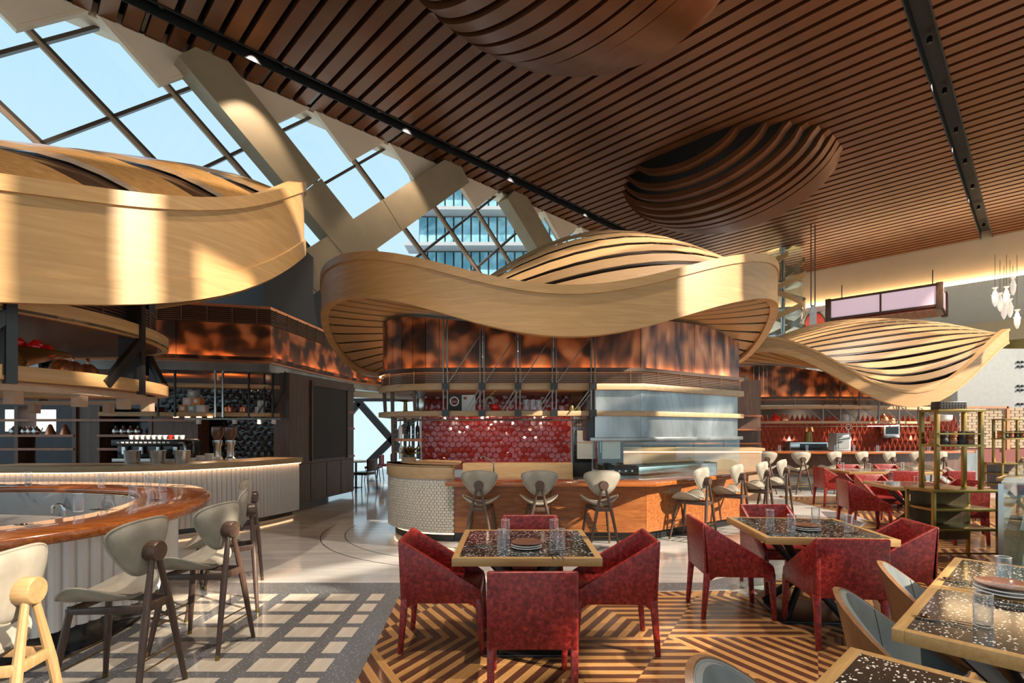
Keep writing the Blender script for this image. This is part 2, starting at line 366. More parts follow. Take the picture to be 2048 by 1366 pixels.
# parquet of triangles filled with stripes, each plank a piece
SIDE, TH = 1.16, 1.16*math.sqrt(3)/2
plank_far = {'plank_light': MB(), 'plank_dark': MB()}; near = []
NST = 18
def inpoly(x, y, P):
    c = False
    for i in range(len(P)):
        a, b = P[i], P[i-1]
        if (a[1] > y) != (b[1] > y) and x < (b[0]-a[0])*(y-a[1])/(b[1]-a[1])+a[0]: c = not c
    return c
def halfplane(a, b): return lambda p: (b[0]-a[0])*(p[1]-a[1])-(b[1]-a[1])*(p[0]-a[0])
PX0, PY0 = .62, 3.02
for row in range(-5, 12):
    for cl in range(-4, 15):
        for up in (0, 1):
            x0 = PX0+cl*SIDE+(row % 2)*SIDE/2; y0 = PY0+row*TH
            tri = [(x0, y0), (x0+SIDE, y0), (x0+SIDE/2, y0+TH)] if not up else [(x0+SIDE/2, y0+TH), (x0+SIDE, y0), (x0+1.5*SIDE, y0+TH)]
            mx_, my_ = sum(p[0] for p in tri)/3, sum(p[1] for p in tri)/3
            if not any(inpoly(px_, py_, PARQ) for px_, py_ in tri+[(mx_, my_)]): continue
            k = (cl+2*row+(row % 2)+3*up) % 3                       # which edge the stripes follow
            a, b, c3 = tri[k], tri[(k+1) % 3], tri[(k+2) % 3]
            ex, ey = (b[0]-a[0])/SIDE, (b[1]-a[1])/SIDE
            nx, ny = -ey, ex
            if (c3[0]-a[0])*nx+(c3[1]-a[1])*ny < 0: nx, ny = -nx, -ny
            for s in range(NST):
                h0, h1 = TH*s/NST, TH*(s+1)/NST-.004
                def pt(h, side):
                    t = h/TH; q = a if side == 0 else b
                    return (q[0]+(c3[0]-q[0])*t, q[1]+(c3[1]-q[1])*t)
                q = [pt(h0, 0), pt(h0, 1), pt(h1, 1), pt(h1, 0)]
                if s == NST-1: q = q[:2]+[c3]
                q = clip(q, lambda p: p[0]+.98+max(0, (p[1]-3.3)*.062))
                if len(q) < 3: continue
                q = clip(q, lambda p: -(p[1]-(5.08+.055*(p[0]))) if p[0] < 2.6 else 1)
                if len(q) < 3: continue
                q = clip(q, lambda p: 1 if p[0] < 2.2 else (p[0]-2.55)*1.045-(p[1]-5.25)*1.0 if p[1] < 9.5 else p[0]-6.4)
                if len(q) < 3: continue
                mt = 'plank_dark' if s % 2 else 'plank_light'
                pc = (sum(p[0] for p in q)/len(q), sum(p[1] for p in q)/len(q))
                if not -1.2 < pc[0] < 13 or not 1.5 < pc[1] < 12.6: continue
                pxp = CX+F*pc[0]/pc[1]; pyp = HY+F*HC/pc[1]
                seen = pyp < 1385 and -20 < pxp < 2068
                near.append((pc[1] if seen else 99, q, mt, math.atan2(ey, ex), pc))
near.sort(key=lambda a: a[0])
for i, (yy, q, mt, ang, pc) in enumerate(near):
    if i < 300:
        ca, sa = math.cos(-ang), math.sin(-ang)
        loc = [((p[0]-pc[0])*ca-(p[1]-pc[1])*sa, (p[0]-pc[0])*sa+(p[1]-pc[1])*ca) for p in q]
        o = MB().prism(loc, 0, .004+.0006*random.random()).build('plank', M[mt], floor, (pc[0], pc[1], 0), smooth=False); o.rotation_euler = (0, 0, ang)
    else: plank_far[mt].prism(q, 0, .0042)
for k in plank_far:
    o = plank_far[k].build('parquet_planks', M[k], floor, smooth=False); o['kind'] = 'stuff'
# ---- ceiling of copper-brown slats, two black lighting tracks, two hanging swells
ceiling = struct(MB().prism(uvpoly([(-12, -7.1), (37.6, -7.1), (37.6, 17.2), (-12, 17.2)]), CEIL+.38, CEIL+.6).build('ceiling', M['black']), 'slatted copper brown ceiling over a black void')
PITCH, SW, SH = .486, .345, .20
ROT = math.atan2(UY, UX)
V_W, V_T0, V_T1, V_R1, V_R0 = 16.92, 15.42, 14.94, 2.39, 1.90
def slat_mesh(v0, v1): return MB().boxz(-SW/2, SW/2, v0, v1, 0, SH).mesh('slat', M['slat'], smooth=False)
s_wall, s_mid, s_right = slat_mesh(V_T0, V_W), slat_mesh(V_R1, V_T1), slat_mesh(-6.95, V_R0)
SWELLS = [(8.4, 7.0, 4.1, 3.5, 1.45), (21.2, 9.2, 3.75, 4.0, 1.75)]
def sag(u, v):
    d = 0
    for cu, cv, ru, rv, D in SWELLS:
        r2 = ((u-cu)/ru)**2+((v-cv)/rv)**2
        if r2 < 1: d = D*(1-r2)**.62
    return d
nsl = int((37.5+8)/PITCH)
for k in range(nsl):
    u = 37.35-k*PITCH
    base = UV(u, 0, CEIL)
    put(s_wall, 'slat', ceiling, base, (0, 0, ROT)); put(s_right, 'slat', ceiling, base, (0, 0, ROT))
    if any(abs(u-w[0]) < w[2] for w in SWELLS):
        mb = MB(); n = 64; V = []; Fc = []
        for i in range(n+1):
            v = V_R1+(V_T1-V_R1)*i/n; z = -sag(u, v)
            V += [(-SW/2, v, z), (SW/2, v, z), (SW/2, v, z+SH), (-SW/2, v, z+SH)]
        for i in range(n):
            for q in range(4): Fc.append((i*4+q, i*4+(q+1) % 4, (i+1)*4+(q+1) % 4, (i+1)*4+q))
        Fc += [(3, 2, 1, 0), (n*4, n*4+1, n*4+2, n*4+3)]
        mb.add(V, Fc).build('slat', M['slat'], ceiling, base, angle=20, fix=True).rotation_euler = (0, 0, ROT)
    else: put(s_mid, 'slat', ceiling, base, (0, 0, ROT))
for va, vb in ((V_T1, V_T0), (V_R0, V_R1)):
    tr = MB().prism(uvpoly([(-9, va), (37.6, va), (37.6, va+.03), (-9, va+.03)]), CEIL-.03, CEIL+.38).prism(uvpoly([(-9, vb-.03), (37.6, vb-.03), (37.6, vb), (-9, vb)]), CEIL-.03, CEIL+.38)
    tr.build('lighting_track', M['black'], ceiling, smooth=False)
spot_m = MB().lathe([(.0, .0), (.06, .0), (.06, .16), (.02, .2), (0, .2)], 12).mesh('track_spot', M['darksteel'])
for u in range(2, 36, 3):
    for v in (15.18, 2.15): put(spot_m, 'track_spot', ceiling, UV(u+.8, v, CEIL+.1))
rail = MB().boxz(-.035, -.015, V_T0+.1, V_W-.35, .06, .1).boxz(-.01, .01, V_T0+.1, V_W-.35, .06, .1).boxz(.015, .035, V_T0+.1, V_W-.35, .06, .1).mesh('slot_diffuser', M['truss'], smooth=False)
for k in range(2, nsl, 3): put(rail, 'slot_diffuser', ceiling, UV(37.35-k*PITCH-PITCH/2, 0, CEIL), (0, 0, ROT))
hang = MB().boxz(-.008, .008, -.008, .008, 0, 1).mesh('hanger_rod', M['darksteel'])
for cu, cv, ru, rv, D in SWELLS:
    for a in range(-3, 4):
        for b in (-2, 0, 2):
            u = cu+a*.9+.24; v = cv+b*1.3; s_ = sag(u, v)
            if s_ > .25: put(hang, 'hanger_rod', ceiling, UV(u, v, CEIL-s_+SH), (0, 0, 0), (1, 1, s_+.15))
# ---- window wall with a lattice of slanted mullions and big clad diagonal columns
def lattice(name, v, u0, u1, z0, z1, A0, B0, per, sl, md, ww, skip=None):
    w = struct(MB().prism(uvpoly([(u0, v-.05), (u1, v-.05), (u1, v+.05), (u0, v+.05)]), z0-.12, z0).build(name, M['mullion']), 'tall window wall with slanted brown mullions')
    def on(u, z, off=0): return UV(u, v+off, z)
    def seg(kind, c):           # kind +1: u + (z-HC)/sl = c ; -1: u-(z-HC)/sl = c
        P = []
        for z in (z0, z1): P.append((c-kind*(z-HC)/sl, z))
        (ua, za), (ub, zb) = P
        def cut(u):
            t = (u-ua)/(ub-ua); return (u, za+(zb-za)*t)
        if ua > ub: ua, za, ub, zb = ub, zb, ua, za
        if ub < u0 or ua > u1: return None
        a = (ua, za) if ua >= u0 else cut(u0); b = (ub, zb) if ub <= u1 else cut(u1)
        return a, b
    nrm = UV(0, 1)
    ks = range(-20, 40)
    for kind, c0 in ((1, A0), (-1, B0)):
        for k in ks:
            s = seg(kind, c0+per*k)
            if not s: continue
            p, q = on(*s[0]), on(*s[1])
            if (p-q).length < .3: continue
            mu = MB().bar(p, q, ww, md, up=nrm).build('mullion', M['mullion'], w, smooth=False)
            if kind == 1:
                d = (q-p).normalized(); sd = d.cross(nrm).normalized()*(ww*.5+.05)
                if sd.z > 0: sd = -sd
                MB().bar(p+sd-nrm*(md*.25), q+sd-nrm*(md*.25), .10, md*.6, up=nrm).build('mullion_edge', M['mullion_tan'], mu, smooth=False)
    for i in ks:
        for j in ks:
            ca, cb = A0+per*i, B0+per*j
            q = []
            for c, d in ((ca, cb), (ca+per, cb), (ca+per, cb+per), (ca, cb+per)):
                q.append(((c+d)/2, HC+(c-d)/2*sl))
            for f_ in (lambda p: p[0]-u0, lambda p: u1-p[0], lambda p: p[1]-z0, lambda p: z1-p[1]):
                if len(q) > 2: q = clip(q, f_)
            if len(q) < 3: continue
            if skip and skip(sum(p[0] for p in q)/len(q), sum(p[1] for p in q)/len(q)): continue
            MB().extr([on(p[0], p[1], -.006) for p in q], None, nrm*.012).build('pane', M['pane'], w, smooth=False)
    return w
win = lattice('window_1', 16.93, -6, 37.6, 3.6, CEIL+.1, 8.5, -7.1, 2.75, .888, .16, .085)
SL = .888
def clad(kind, c, z0, z1, v=16.25, w=1.15, d=.62, label=''):
    o = thing('diagonal_column', label, 'column', UV(c-kind*(z0-HC)/SL, v, z0))
    inv = Matrix.Translation(-o.location)
    n = max(2, int((z1-z0)/2.2)); nrm = UV(0, 1)
    for i in range(n):
        za, zb = z0+(z1-z0)*i/n, z0+(z1-z0)*(i+1)/n-.015
        p, q = UV(c-kind*(za-HC)/SL, v, za), UV(c-kind*(zb-HC)/SL, v, zb)
        MB().bar(inv @ p, inv @ q, w, d, up=nrm).build('cladding_panel', M['bronze'], o, smooth=False)
    return o
clad(1, 15.28, 3.6, CEIL, label='bronze clad slanted column rising left from the node above the dark wall')
clad(-1, 1.3, 3.6, CEIL, label='bronze clad slanted column rising right above the middle wavy canopy', v=16.26)
clad(1, 27.3, 3.6, CEIL, label='bronze clad slanted column behind the hump of the middle canopy', v=16.25)
clad(1, 3.28, 3.6, CEIL, label='bronze clad slanted column in the top left corner', v=16.25)
# cream triangular panels along the top of the window wall
for k in range(-1, 11):
    ub = 4.3+2.75*k; ua = ub-2.62; zt = CEIL+.02
    full = k not in (0, 6)
    q = [(ua, zt), (ub, zt), ((ua+ub)/2, zt-1.31*SL)]
    P = [UV(a, 16.42, b) for a, b in q]
    o = MB().extr([p for p in P], None, UV(0, .16)).build('soffit_panel', M['panel'], win, smooth=False)
    cen = sum(P, Vector())/3
    MB().extr([cen+(p-cen)*.86 for p in P], None, UV(0, -.02)).build('panel_face', M['panel'], o, smooth=False)
MB().prism(uvpoly([(-9, 16.55), (37.6, 16.55), (37.6, 17.2), (-9, 17.2)]), CEIL-.02, CEIL+.4).build('soffit_edge', M['panel'], win, smooth=False)
# lower storey window beyond, with crossing struts
low = struct(MB().prism(uvpoly([(-6, 18.9), (40, 18.9), (40, 19.1), (-6, 19.1)]), 2.9, 3.7).build('window_2', M['panel']), 'lower window with crossing dark struts')
Yw = 20.4
for a, b in (((718, 805), (815, 915)), ((860, 805), (738, 925)), ((718, 805), (690, 838))):
    p, q = AT(*a, Yw), AT(*b, Yw); MB().bar(p, q, .26, .2, up=(0, 1, 0)).build('strut', M['strut'], low, smooth=False)
MB().bar(AT(690, 800, Yw), AT(900, 800, Yw), .3, .12).build('strut', M['strut'], low, smooth=False)
pn = MB(); a, b = UV(4, 18.95), UV(20, 18.95)
for i in range(8):
    p, q = UV(4+2*i, 18.95, .02), UV(6-.03+2*i, 18.95, .02)
    MB().extr([p, q, q+Vector((0, 0, 2.85)), p+Vector((0, 0, 2.85))], None, UV(0, .012)).build('pane', M['pane'], low, smooth=False)
MB().extr([UV(-8, 17.3, 3.6), UV(37.6, 17.3, 3.6), UV(37.6, 19.1, 3.6), UV(-8, 19.1, 3.6)], None, (0, 0, .12)).build('roof_ledge', M['panel'], low, smooth=False)
# charcoal core block
cb = MB().boxz(-13, -6.2, 13.0, 17.6, 0, 7.0).build('wall_core', M['charcoal'], smooth=False); struct(cb, 'dark charcoal core wall')
# ---- bulkhead, lower ceiling and far walls
bk = struct(MB().prism(uvpoly([(37.6, -14), (37.95, -14), (37.95, 17.2), (37.6, 17.2)]), 9.69, CEIL+.4).build('wall_bulkhead', M['cream'], smooth=False), 'cream bulkhead at the ceiling edge')
MB().prism(uvpoly([(37.40, -14), (37.58, -14), (37.58, 17.2), (37.40, 17.2)]), 9.62, 9.66).build('cove_light', M['cove'], bk, smooth=False)
c2 = struct(MB().prism(uvpoly([(37.95, -18), (56, -18), (56, 17.2), (37.95, 17.2)]), 9.75, 9.9).build('ceiling_far', M['whitecool'], smooth=False), 'lower white ceiling beyond the bulkhead')
wf = struct(MB().prism(uvpoly([(53, -18), (53.3, -18), (53.3, 17), (53, 17)]), 0, 9.75).build('wall_far', M['cream'], smooth=False), 'cream far wall')
wp = struct(MB().prism(uvpoly([(40.2, 8.8), (40.5, 8.8), (40.5, 17.2), (40.2, 17.2)]), 0, 9.75).build('wall_panelled', M['whitecool'], smooth=False), 'white panelled wall with a red arched doorway')
for i in range(8):
    for j in range(7):
        v = 9.0+1.02*i; z = 2.6+1.0*j+(.3 if i % 2 else 0)
        if z > 8.7: continue
        MB().prism(uvpoly([(40.16, v), (40.21, v), (40.21, v+.98), (40.16, v+.98)]), z, z+.96).build('wall_tile', M['whitecool'], wp, smooth=False)
def ATU(px, py, u):
    t = (px-CX)/F; return AT(px, py, u/(UX*t+UY))
ar = []
for k in range(13):
    t = math.pi*k/12; ar.append(ATU(1630+22*math.cos(t), 650-28*math.sin(t), 40.08))
arch = [ATU(1652, 730, 40.08)]+ar+[ATU(1608, 730, 40.08)]
MB().extr(arch, None, UV(.2, 0)).build('door_frame', M['darksteel'], wp, smooth=False)
ar = [ATU(1630+19.5*math.cos(math.pi*k/12), 650-25*math.sin(math.pi*k/12), 40.02) for k in range(13)]
MB().extr([ATU(1649.5, 730, 40.02)]+ar+[ATU(1610.5, 730, 40.02)], None, UV(.1, 0)).build('door_panel', M['redpaint'], wp, smooth=False)
# ---- added unseen wall behind and right of the camera, pierced to shape sun patches
VS = -7.0
sun_mask = struct(MB().prism(uvpoly([(-12, VS-.15), (52, VS-.15), (52, VS+.15), (-12, VS+.15)]), -.1, 0).build('wall_sun_mask', M['mullion']), 'added unseen wall with openings that shape the sun patches')
sd = Vector((SUN_DIR.dot(UV(1, 0)), SUN_DIR.dot(UV(0, 1)), SUN_DIR.z))
OPEN = []
def sun_spot(P, hu, hz):
    P = Vector(P); u, v = P.dot(UV(1, 0)), P.dot(UV(0, 1)); s_ = (VS-v)/sd.y
    OPEN.append((u+s_*sd.x, P.z+s_*sd.z, hu, hz))
SPOTS = [(G(1235, 1322), .32, .15), (G(1310, 1280), .34, .16), (G(1015, 1345), .3, .2), (G(1420, 1225), .2, .1), (G(1470, 1330), .25, .12), (G(1190, 1100, .46), .35, .25), ((-3.85, 3.25, 2.9), .6, .9), ((-3.02, 4.2, 3.0), .17, .8), ((-2.75, 4.8, 2.7), .2, .35),
         (AT(1400, 590, 7.0), .45, .6), (AT(1480, 530, 9.0), 1.3, .35), (AT(1730, 745, 14.6), .25, .3), (AT(1790, 690, 16), .25, .5), (AT(1825, 650, 17.5), .3, .5), ((3.1, 8.0, .5), 1.6, .6), ((3.6, 8.4, 1.9), 1.0, .4),
         (G(1600, 1025), 1.0, .5), (G(1935, 1095), 1.0, .6), (G(1840, 1100, .6), .25, .3), ((-2.1, 2.2, .9), .2, .4), (G(600, 1165), 1.6, .10), (G(480, 1205), .8, .08), (G(1545, 945, .9), .8, .3), (G(1820, 960, .6), .6, .3), (AT(1930, 735, 14.2), .3, .3)]
for a in SPOTS: sun_spot(*a)
CELL = .3
for r in range(40):
    z = r*CELL; run = None; u = -12
    while u <= 52.01:
        closed = u < 51.9 and not any(abs(u+CELL/2-a) < hu and abs(z+CELL/2-b) < hz for a, b, hu, hz in OPEN)
        if closed and run is None: run = u
        if not closed and run is not None:
            MB().prism(uvpoly([(run, VS-.02), (u, VS-.02), (u, VS+.02), (run, VS+.02)]), z, z+CELL).build('sun_mask_panel', M['panel'], sun_mask, smooth=False); run = None
        u += CELL
# outside: pale blue glass tower
tw = thing('glass_tower', 'pale blue glass tower with balconies seen through the window wall', 'building', (-2, 78, -20))
MB().boxz(-11.9, 30, 0, 18, 0, 90).build('core', M['charcoal'], tw, smooth=False)
for fl in range(9):
    z = 38+fl*5.2
    MB().boxz(-12.6-(fl % 3)*.5, 31, -2.6, 1, z, z+.5).build('balcony_slab', M['towerslab'], tw, smooth=False)
    for i in range(24):
        x = -11.9+i*1.3
        MB().boxz(x+.12, x+1.18, -.25, -.1, z+.6, z+5.0).build('window', M['bluewindow'], tw, smooth=False)
    MB().boxz(-12.5, 31, -2.5, -2.45, z+.5, z+1.8).build('balustrade', M['pane'], tw, smooth=False)
# ================================================================ WAVY CANOPIES
import cmath
def canopy(label, cx, cy, RX, RY, rim, H, top, bot, hump=0.0, gloss=False, lip=False, thick=.035, hpow=.5, capw=.1, hoff=(0, 0), ld=.16):
    o = thing('wavy_canopy', label, 'canopy', (cx, cy, 0))
    N = 96; rim = sorted(rim); rz = []
    for k in range(N):
        a = -180+360*k/N
        ex = [(x-360, z) for x, z in rim]+rim+[(x+360, z) for x, z in rim]
        i = max(j for j in range(len(ex)) if ex[j][0] <= a)
        p0, p1, p2, p3 = ex[i-1], ex[i], ex[i+1], ex[i+2]; t = (a-p1[0])/(p2[0]-p1[0])
        m1 = (p2[1]-p0[1])/(p2[0]-p0[0])*(p2[0]-p1[0]); m2 = (p3[1]-p1[1])/(p3[0]-p1[0])*(p2[0]-p1[0])
        rz.append((2*t**3-3*t*t+1)*p1[1]+(t**3-2*t*t+t)*m1+(-2*t**3+3*t*t)*p2[1]+(t**3-t*t)*m2)
    NH = 7; co = []
    for n in range(NH):
        c = sum(rz[k]*cmath.exp(-1j*n*R(-180+360*k/N)) for k in range(N))/N; co.append(c if n == 0 else 2*c)
    def zz(x, y, hm=hump):
        a, b = x/RX, y/RY; r = min(1.0, math.hypot(a, b)); th = math.atan2(b, a)
        z = co[0].real
        for n in range(1, NH): z += (r**n)*(co[n]*cmath.exp(1j*n*th)).real
        if hm:
            r2 = min(1.0, (a-hoff[0])**2+(b-hoff[1])**2); z += hm*max(0.0, (1-r2))**hpow*(1-r**8)
        return z
    pts = [(RX*math.cos(R(-180+360*k/N)), RY*math.sin(R(-180+360*k/N))) for k in range(N)]
    zr = [zz(x*.999, y*.999, 0) for x, y in pts]
    f = MB().ribbon(pts, [z-H for z in zr], zr, .07, True).build('fascia', M['oak'], o, angle=50)
    MB().ribbon(offset(pts, -.025, True), [z-.015 for z in zr], [z+capw for z in zr], .16, True).build('rim_cap', M['oak'], o, angle=50)
    if lip: MB().ribbon(offset(pts, -.02, True), [z-H-.02 for z in zr], [z-H+.17 for z in zr], .05, True).build('lower_band', M['oak'], o, angle=50)
    else: MB().ribbon(offset(pts, -.012, True), [z-H-.02 for z in zr], [z-H+.05 for z in zr], .12, True).build('lower_band', M['oak'], o, angle=50)
    def strips(nm, pitch, w, dz, hm, mat):
        ya, yb, K = -RY*.975, RY*.983, 240
        tab = [0.0]
        for i in range(K):
            q0, q1 = ya+(yb-ya)*i/K, ya+(yb-ya)*(i+1)/K
            tab.append(tab[-1]+math.hypot(q1-q0, zz(0, q1, hm)-zz(0, q0, hm)))
        def yat(s_):
            i = next(k for k in range(K) if tab[k+1] >= s_); return ya+(yb-ya)*(i+(s_-tab[i])/(tab[i+1]-tab[i]))/K
        s_ = 0.0
        while s_+w < tab[-1]:
            y0, y1 = yat(s_), yat(s_+w); s_ += pitch
            e0, e1 = [.972*RX*math.sqrt(max(.0001, 1-(q/(RY*.985))**2)) for q in (y0, y1)]
            n = 26; V = []; Fc = []
            for i in range(n+1):
                s = -math.cos(math.pi*i/n)
                for q, e in ((y0, e0), (y1, e1)):
                    x = s*e; z = zz(x, q, hm)+dz; V += [(x, q, z), (x, q, z+thick)]
            for i in range(n):
                a, b = i*4, i*4+4
                Fc += [(a, a+2, b+2, b), (a+1, b+1, b+3, a+3), (a, b, b+1, a+1), (a+2, a+3, b+3, b+2)]
            Fc += [(0, 1, 3, 2), (n*4, n*4+2, n*4+3, n*4+1)]
            MB().add(V, Fc).build(nm, mat, o, angle=40, fix=True)
    strips('top_slat', top[0], top[1], top[2], hump, M['rib' if gloss else 'oak2'])
    strips('soffit_slat', bot[0], bot[1], -H+.03, 0, M['oak2'])
    def liner(dz, hm, mat, nm):
        mb = MB(); n, m = 56, 14
        V = [(0, 0, zz(0, 0, hm)+dz)]; Fc = []
        for j in range(1, m+1):
            r = .965*j/m
            for k in range(n):
                t = 2*math.pi*k/n; x, y = RX*r*math.cos(t), RY*r*math.sin(t); V.append((x, y, zz(x, y, hm)+dz))
        for k in range(n): Fc.append((0, 1+k, 1+(k+1) % n))
        for j in range(m-1):
            for k in range(n):
                a = 1+j*n+k; b = 1+j*n+(k+1) % n; Fc.append((a, a+n, b+n, b))
        mb.add(V, Fc).build(nm, mat, o, angle=60)
    liner(top[2]-ld, hump, M['linergloss' if gloss else 'liner'], 'upper_liner')
    liner(-H+.16, 0, M['liner'], 'lower_liner')
    def under(x, y):
        x -= cx; y -= cy
        return zz(x, y, 0)-H-.03 if (x/RX)**2+(y/RY)**2 < 1 else 9
    return under
under_c = canopy('large wavy oak canopy with slatted hump over the middle island bar', .61, 9.3, 3.88, 2.8,
       [(-90, 3.27), (-150, 4.10), (-115, 3.72), (-30, 4.12), (-65, 3.65), (22, 3.35), (70, 5.1), (100, 4.7), (152, 3.2), (-180, 3.75), (-3, 3.85)], .52, (.42, .28, -.05), (.27, .215, 0), hump=1.5, hoff=(.42, .38), hpow=1.2, thick=.012)
under_r = canopy('pale wavy oak canopy with striped top over the far right bar', 10.2, 16.6, 4.8, 3.1,
       [(-90, 2.52), (-75, 2.92), (-60, 3.72), (-45, 4.25), (-30, 4.5), (0, 4.6), (30, 4.7), (65, 5.3), (90, 5.0), (120, 3.9), (150, 3.1), (-180, 3.5), (-150, 4.0), (-135, 4.15), (-120, 3.85), (-105, 3.12)], .36, (.36, .23, -.05), (.27, .215, 0), hump=.95, hoff=(.22, .25), hpow=1, capw=.05, thick=.012)
under_l = canopy('sunlit oak canopy with broad curved ribs over the left oval bar', -6.3, 5.6, 3.9, 2.9,
       [(-90, 3.05), (-50, 3.22), (-28, 3.42), (-12, 3.75), (0, 4.12), (18, 4.60), (45, 4.6), (90, 4.3), (135, 4.0), (-180, 3.6), (-130, 3.1)], .76, (.66, .36, -.12), (.5, .44, 0),
       hump=.8, gloss=True, lip=True, thick=.045, hpow=.42, ld=.03)
# ================================================================ SHARED PIECES: grille band, truss shelf
def grille(path, z0, z1, parent, rows=7, step=.62, th=.02, backing=True):
    if backing: MB().ribbon(offset(path, .03), z0, z1, .02).build('grille_back', M['brownmetal'], parent)
    mb = MB()
    for r in range(rows): z = z0+(z1-z0)*(r+.5)/rows; mb.ribbon(path, z-.006, z+.006, .012)
    mb.build('grille_wires', M['wire'], parent, smooth=False)
    mv = MB(); acc = 0; last = path[0]
    for i in range(len(path)-1):
        a, b = Vector(path[i]), Vector(path[i+1]); L = (b-a).length; d = (b-a)/L; t = step-acc if acc else 0
        while t < L:
            p = a+d*t; mv.box((p.x, p.y, (z0+z1)/2), (.016, .016, z1-z0)); t += step
        acc = (L-(t-step)) % step
    if mv.v: mv.build('grille_mullions', M['wire'], parent, smooth=False)
def panels(path, z0, z1, mat, parent, nm='copper_panel', th=.04, gap=.006, mats=None, under=None):
    for i in range(len(path)-1):
        a, b = Vector(path[i]), Vector(path[i+1]); d = (b-a).normalized()*gap
        p, q = a+d, b-d
        pts = [tuple(p+(q-p)*k/5) for k in range(6)] if under else [tuple(p), tuple(q)]
        zt = [max(z0+.05, min(z1, under(*c), under(*offset(pts, th)[k]))) for k, c in enumerate(pts)] if under else z1
        MB().ribbon(pts, z0, zt, th).build(nm, (mats[i] if mats else mat), parent, smooth=False)
# ================================================================ MIDDLE ISLAND BAR
ISL = thing('island_bar', 'middle island bar with orange wood front and curved white mosaic end', 'bar', (0, 0, 0))
# base: front path runs left to right (inside is on the left of travel)
drum = arc(-.86, 8.55, 1.13, 190, 270, 14)+[(-.835, 7.42)]
face = [(-.83, 7.45), (1.92, 7.45), (4.06, 8.95)]
MB().ribbon(drum, .14, .905, .08).build('mosaic_base', M['mosaic'], ISL)
# tiny mosaic bricks as one piece of uncountable relief
mb = MB(); dp = offset(drum, -.004)
Ls = [0]
for i in range(len(dp)-1): Ls.append(Ls[-1]+math.dist(dp[i], dp[i+1]))
def along(path, Lc, s):
    for i in range(len(path)-1):
        if s <= Lc[i+1]+1e-9:
            t = (s-Lc[i])/(Lc[i+1]-Lc[i]); a, b = path[i], path[i+1]
            return (a[0]+(b[0]-a[0])*t, a[1]+(b[1]-a[1])*t, math.atan2(b[1]-a[1], b[0]-a[0]))
    return (*path[-1], math.atan2(path[-1][1]-path[-2][1], path[-1][0]-path[-2][0]))
for r in range(19):
    s = (r % 2)*.025
    while s < Ls[-1]:
        x, y, an = along(dp, Ls, s); mb.box((x, y, .165+r*.039), (.050, .016+.014*random.random(), .034), an); s += .056
o = mb.build('mosaic_bricks', M['mosaic'], ISL, smooth=False); o['kind'] = 'stuff'
MB().ribbon(offset(drum, -.03), .905, 1.10, .2).build('drum_band', M['oakpale'], ISL, bevel=.006)
MB().prism(offset(drum, -.03)+[(-.83, 8.6), (-1.4, 9.0)], 1.07, 1.10).build('drum_top', M['oakpale'], ISL)
MB().ribbon(offset(drum, .10), 0, .14, .1).build('kick_plate', M['darksteel'], ISL)
panels([(-.83, 7.45), (.55, 7.45), (1.92, 7.45), (3.0, 8.205), (4.06, 8.95)], .14, .83, M['front'], ISL, 'front_panel', .05, .003)
MB().ribbon(offset(face, .09)+[(4.0, 9.4)], 0, .14, .1).build('kick_plate', M['darksteel'], ISL)
MB().ribbon([(4.06, 8.95), (3.75, 9.5)], .0, .83, .05).build('end_panel', M['front'], ISL)
ctop = [(-.93, 7.22), (1.99, 7.16), (4.55, 9.36), (4.45, 9.62), (4.0, 9.75), (1.85, 8.0), (-.93, 8.0)]
MB().prism(ctop, .825, .885).build('counter_top', M['counter'], ISL, bevel=.012)
MB().ribbon([(-.83, 8.1), (1.75, 8.1), (3.75, 9.6)], .0, .84, .3).build('inner_cabinet', M['steel'], ISL, smooth=False)
# LED strip at the foot of the mosaic end
MB().ribbon(offset(drum, .085), .10, .115, .012).build('foot_light', M['led'], ISL)
# overhead structure
OV = thing('island_hood', 'copper clad hood of the middle island with mesh band and steel extractor', 'hood', (0, 0, 0))
PX = [-.993, -.447, .09, .63, 1.21]
hp = arc(-1.1, 9.0, 1.1, 180, 270, 8)
left_arc = [(-2.2, 10.6)]+hp
copath = hp[:]+[(x, 7.9) for x in PX if x > -1.05]+[(1.956, 7.9), (3.03, 8.65), (4.1, 9.4)]
nA = len(hp)
panels([(-2.2, 10.4)]+copath, 2.52, 4.3, M['copper'], OV, mats=[M['copper']]*(nA+len(PX))+[M['coppertall']]*3, under=under_c)
full = [(-2.2, 10.4)]+hp+[(1.956, 7.9), (4.1, 9.4), (4.1, 11.0)]
grille(offset(full, -.02), 2.305, 2.517, OV, 8, .55)
MB().ribbon(offset(full, -.06), 2.512, 2.518, .03).build('wash_light', M['wash'], OV)
MB().ribbon(offset(full, -.075), 2.49, 2.545, .012).build('light_lip', M['brownmetal'], OV)
MB().ribbon(offset(full, -.07), 2.214, 2.305, .5).build('upper_band', M['oakpale'], OV, bevel=.004)
MB().ribbon(offset(full, -.07), 1.82, 1.896, .42).build('shelf_band', M['oakpale'], OV, bevel=.004)
MB().prism([(-1.6, 8.6), (-1.1, 8.2), (1.9, 8.2), (3.9, 9.6), (3.9, 10.8), (-2, 10.8)], 2.22, 2.24).build('soffit', M['walnutdark'], OV)
sp = [(1.26, 8.6), (1.26, 7.92), (1.956, 7.92), (3.03, 8.67), (4.08, 9.42), (4.08, 10.9)]
panels(sp, 1.494, 2.214, M['steel'], OV, 'steel_panel', .05, .002)
MB().ribbon(offset(sp, -.08), 1.433, 1.494, .5).build('hood_lip', M['steel'], OV, bevel=.004)
MB().boxz(1.14, 1.25, 7.95, 8.4, 1.45, 2.22).build('hood_edge', M['darksteel'], OV, smooth=False)
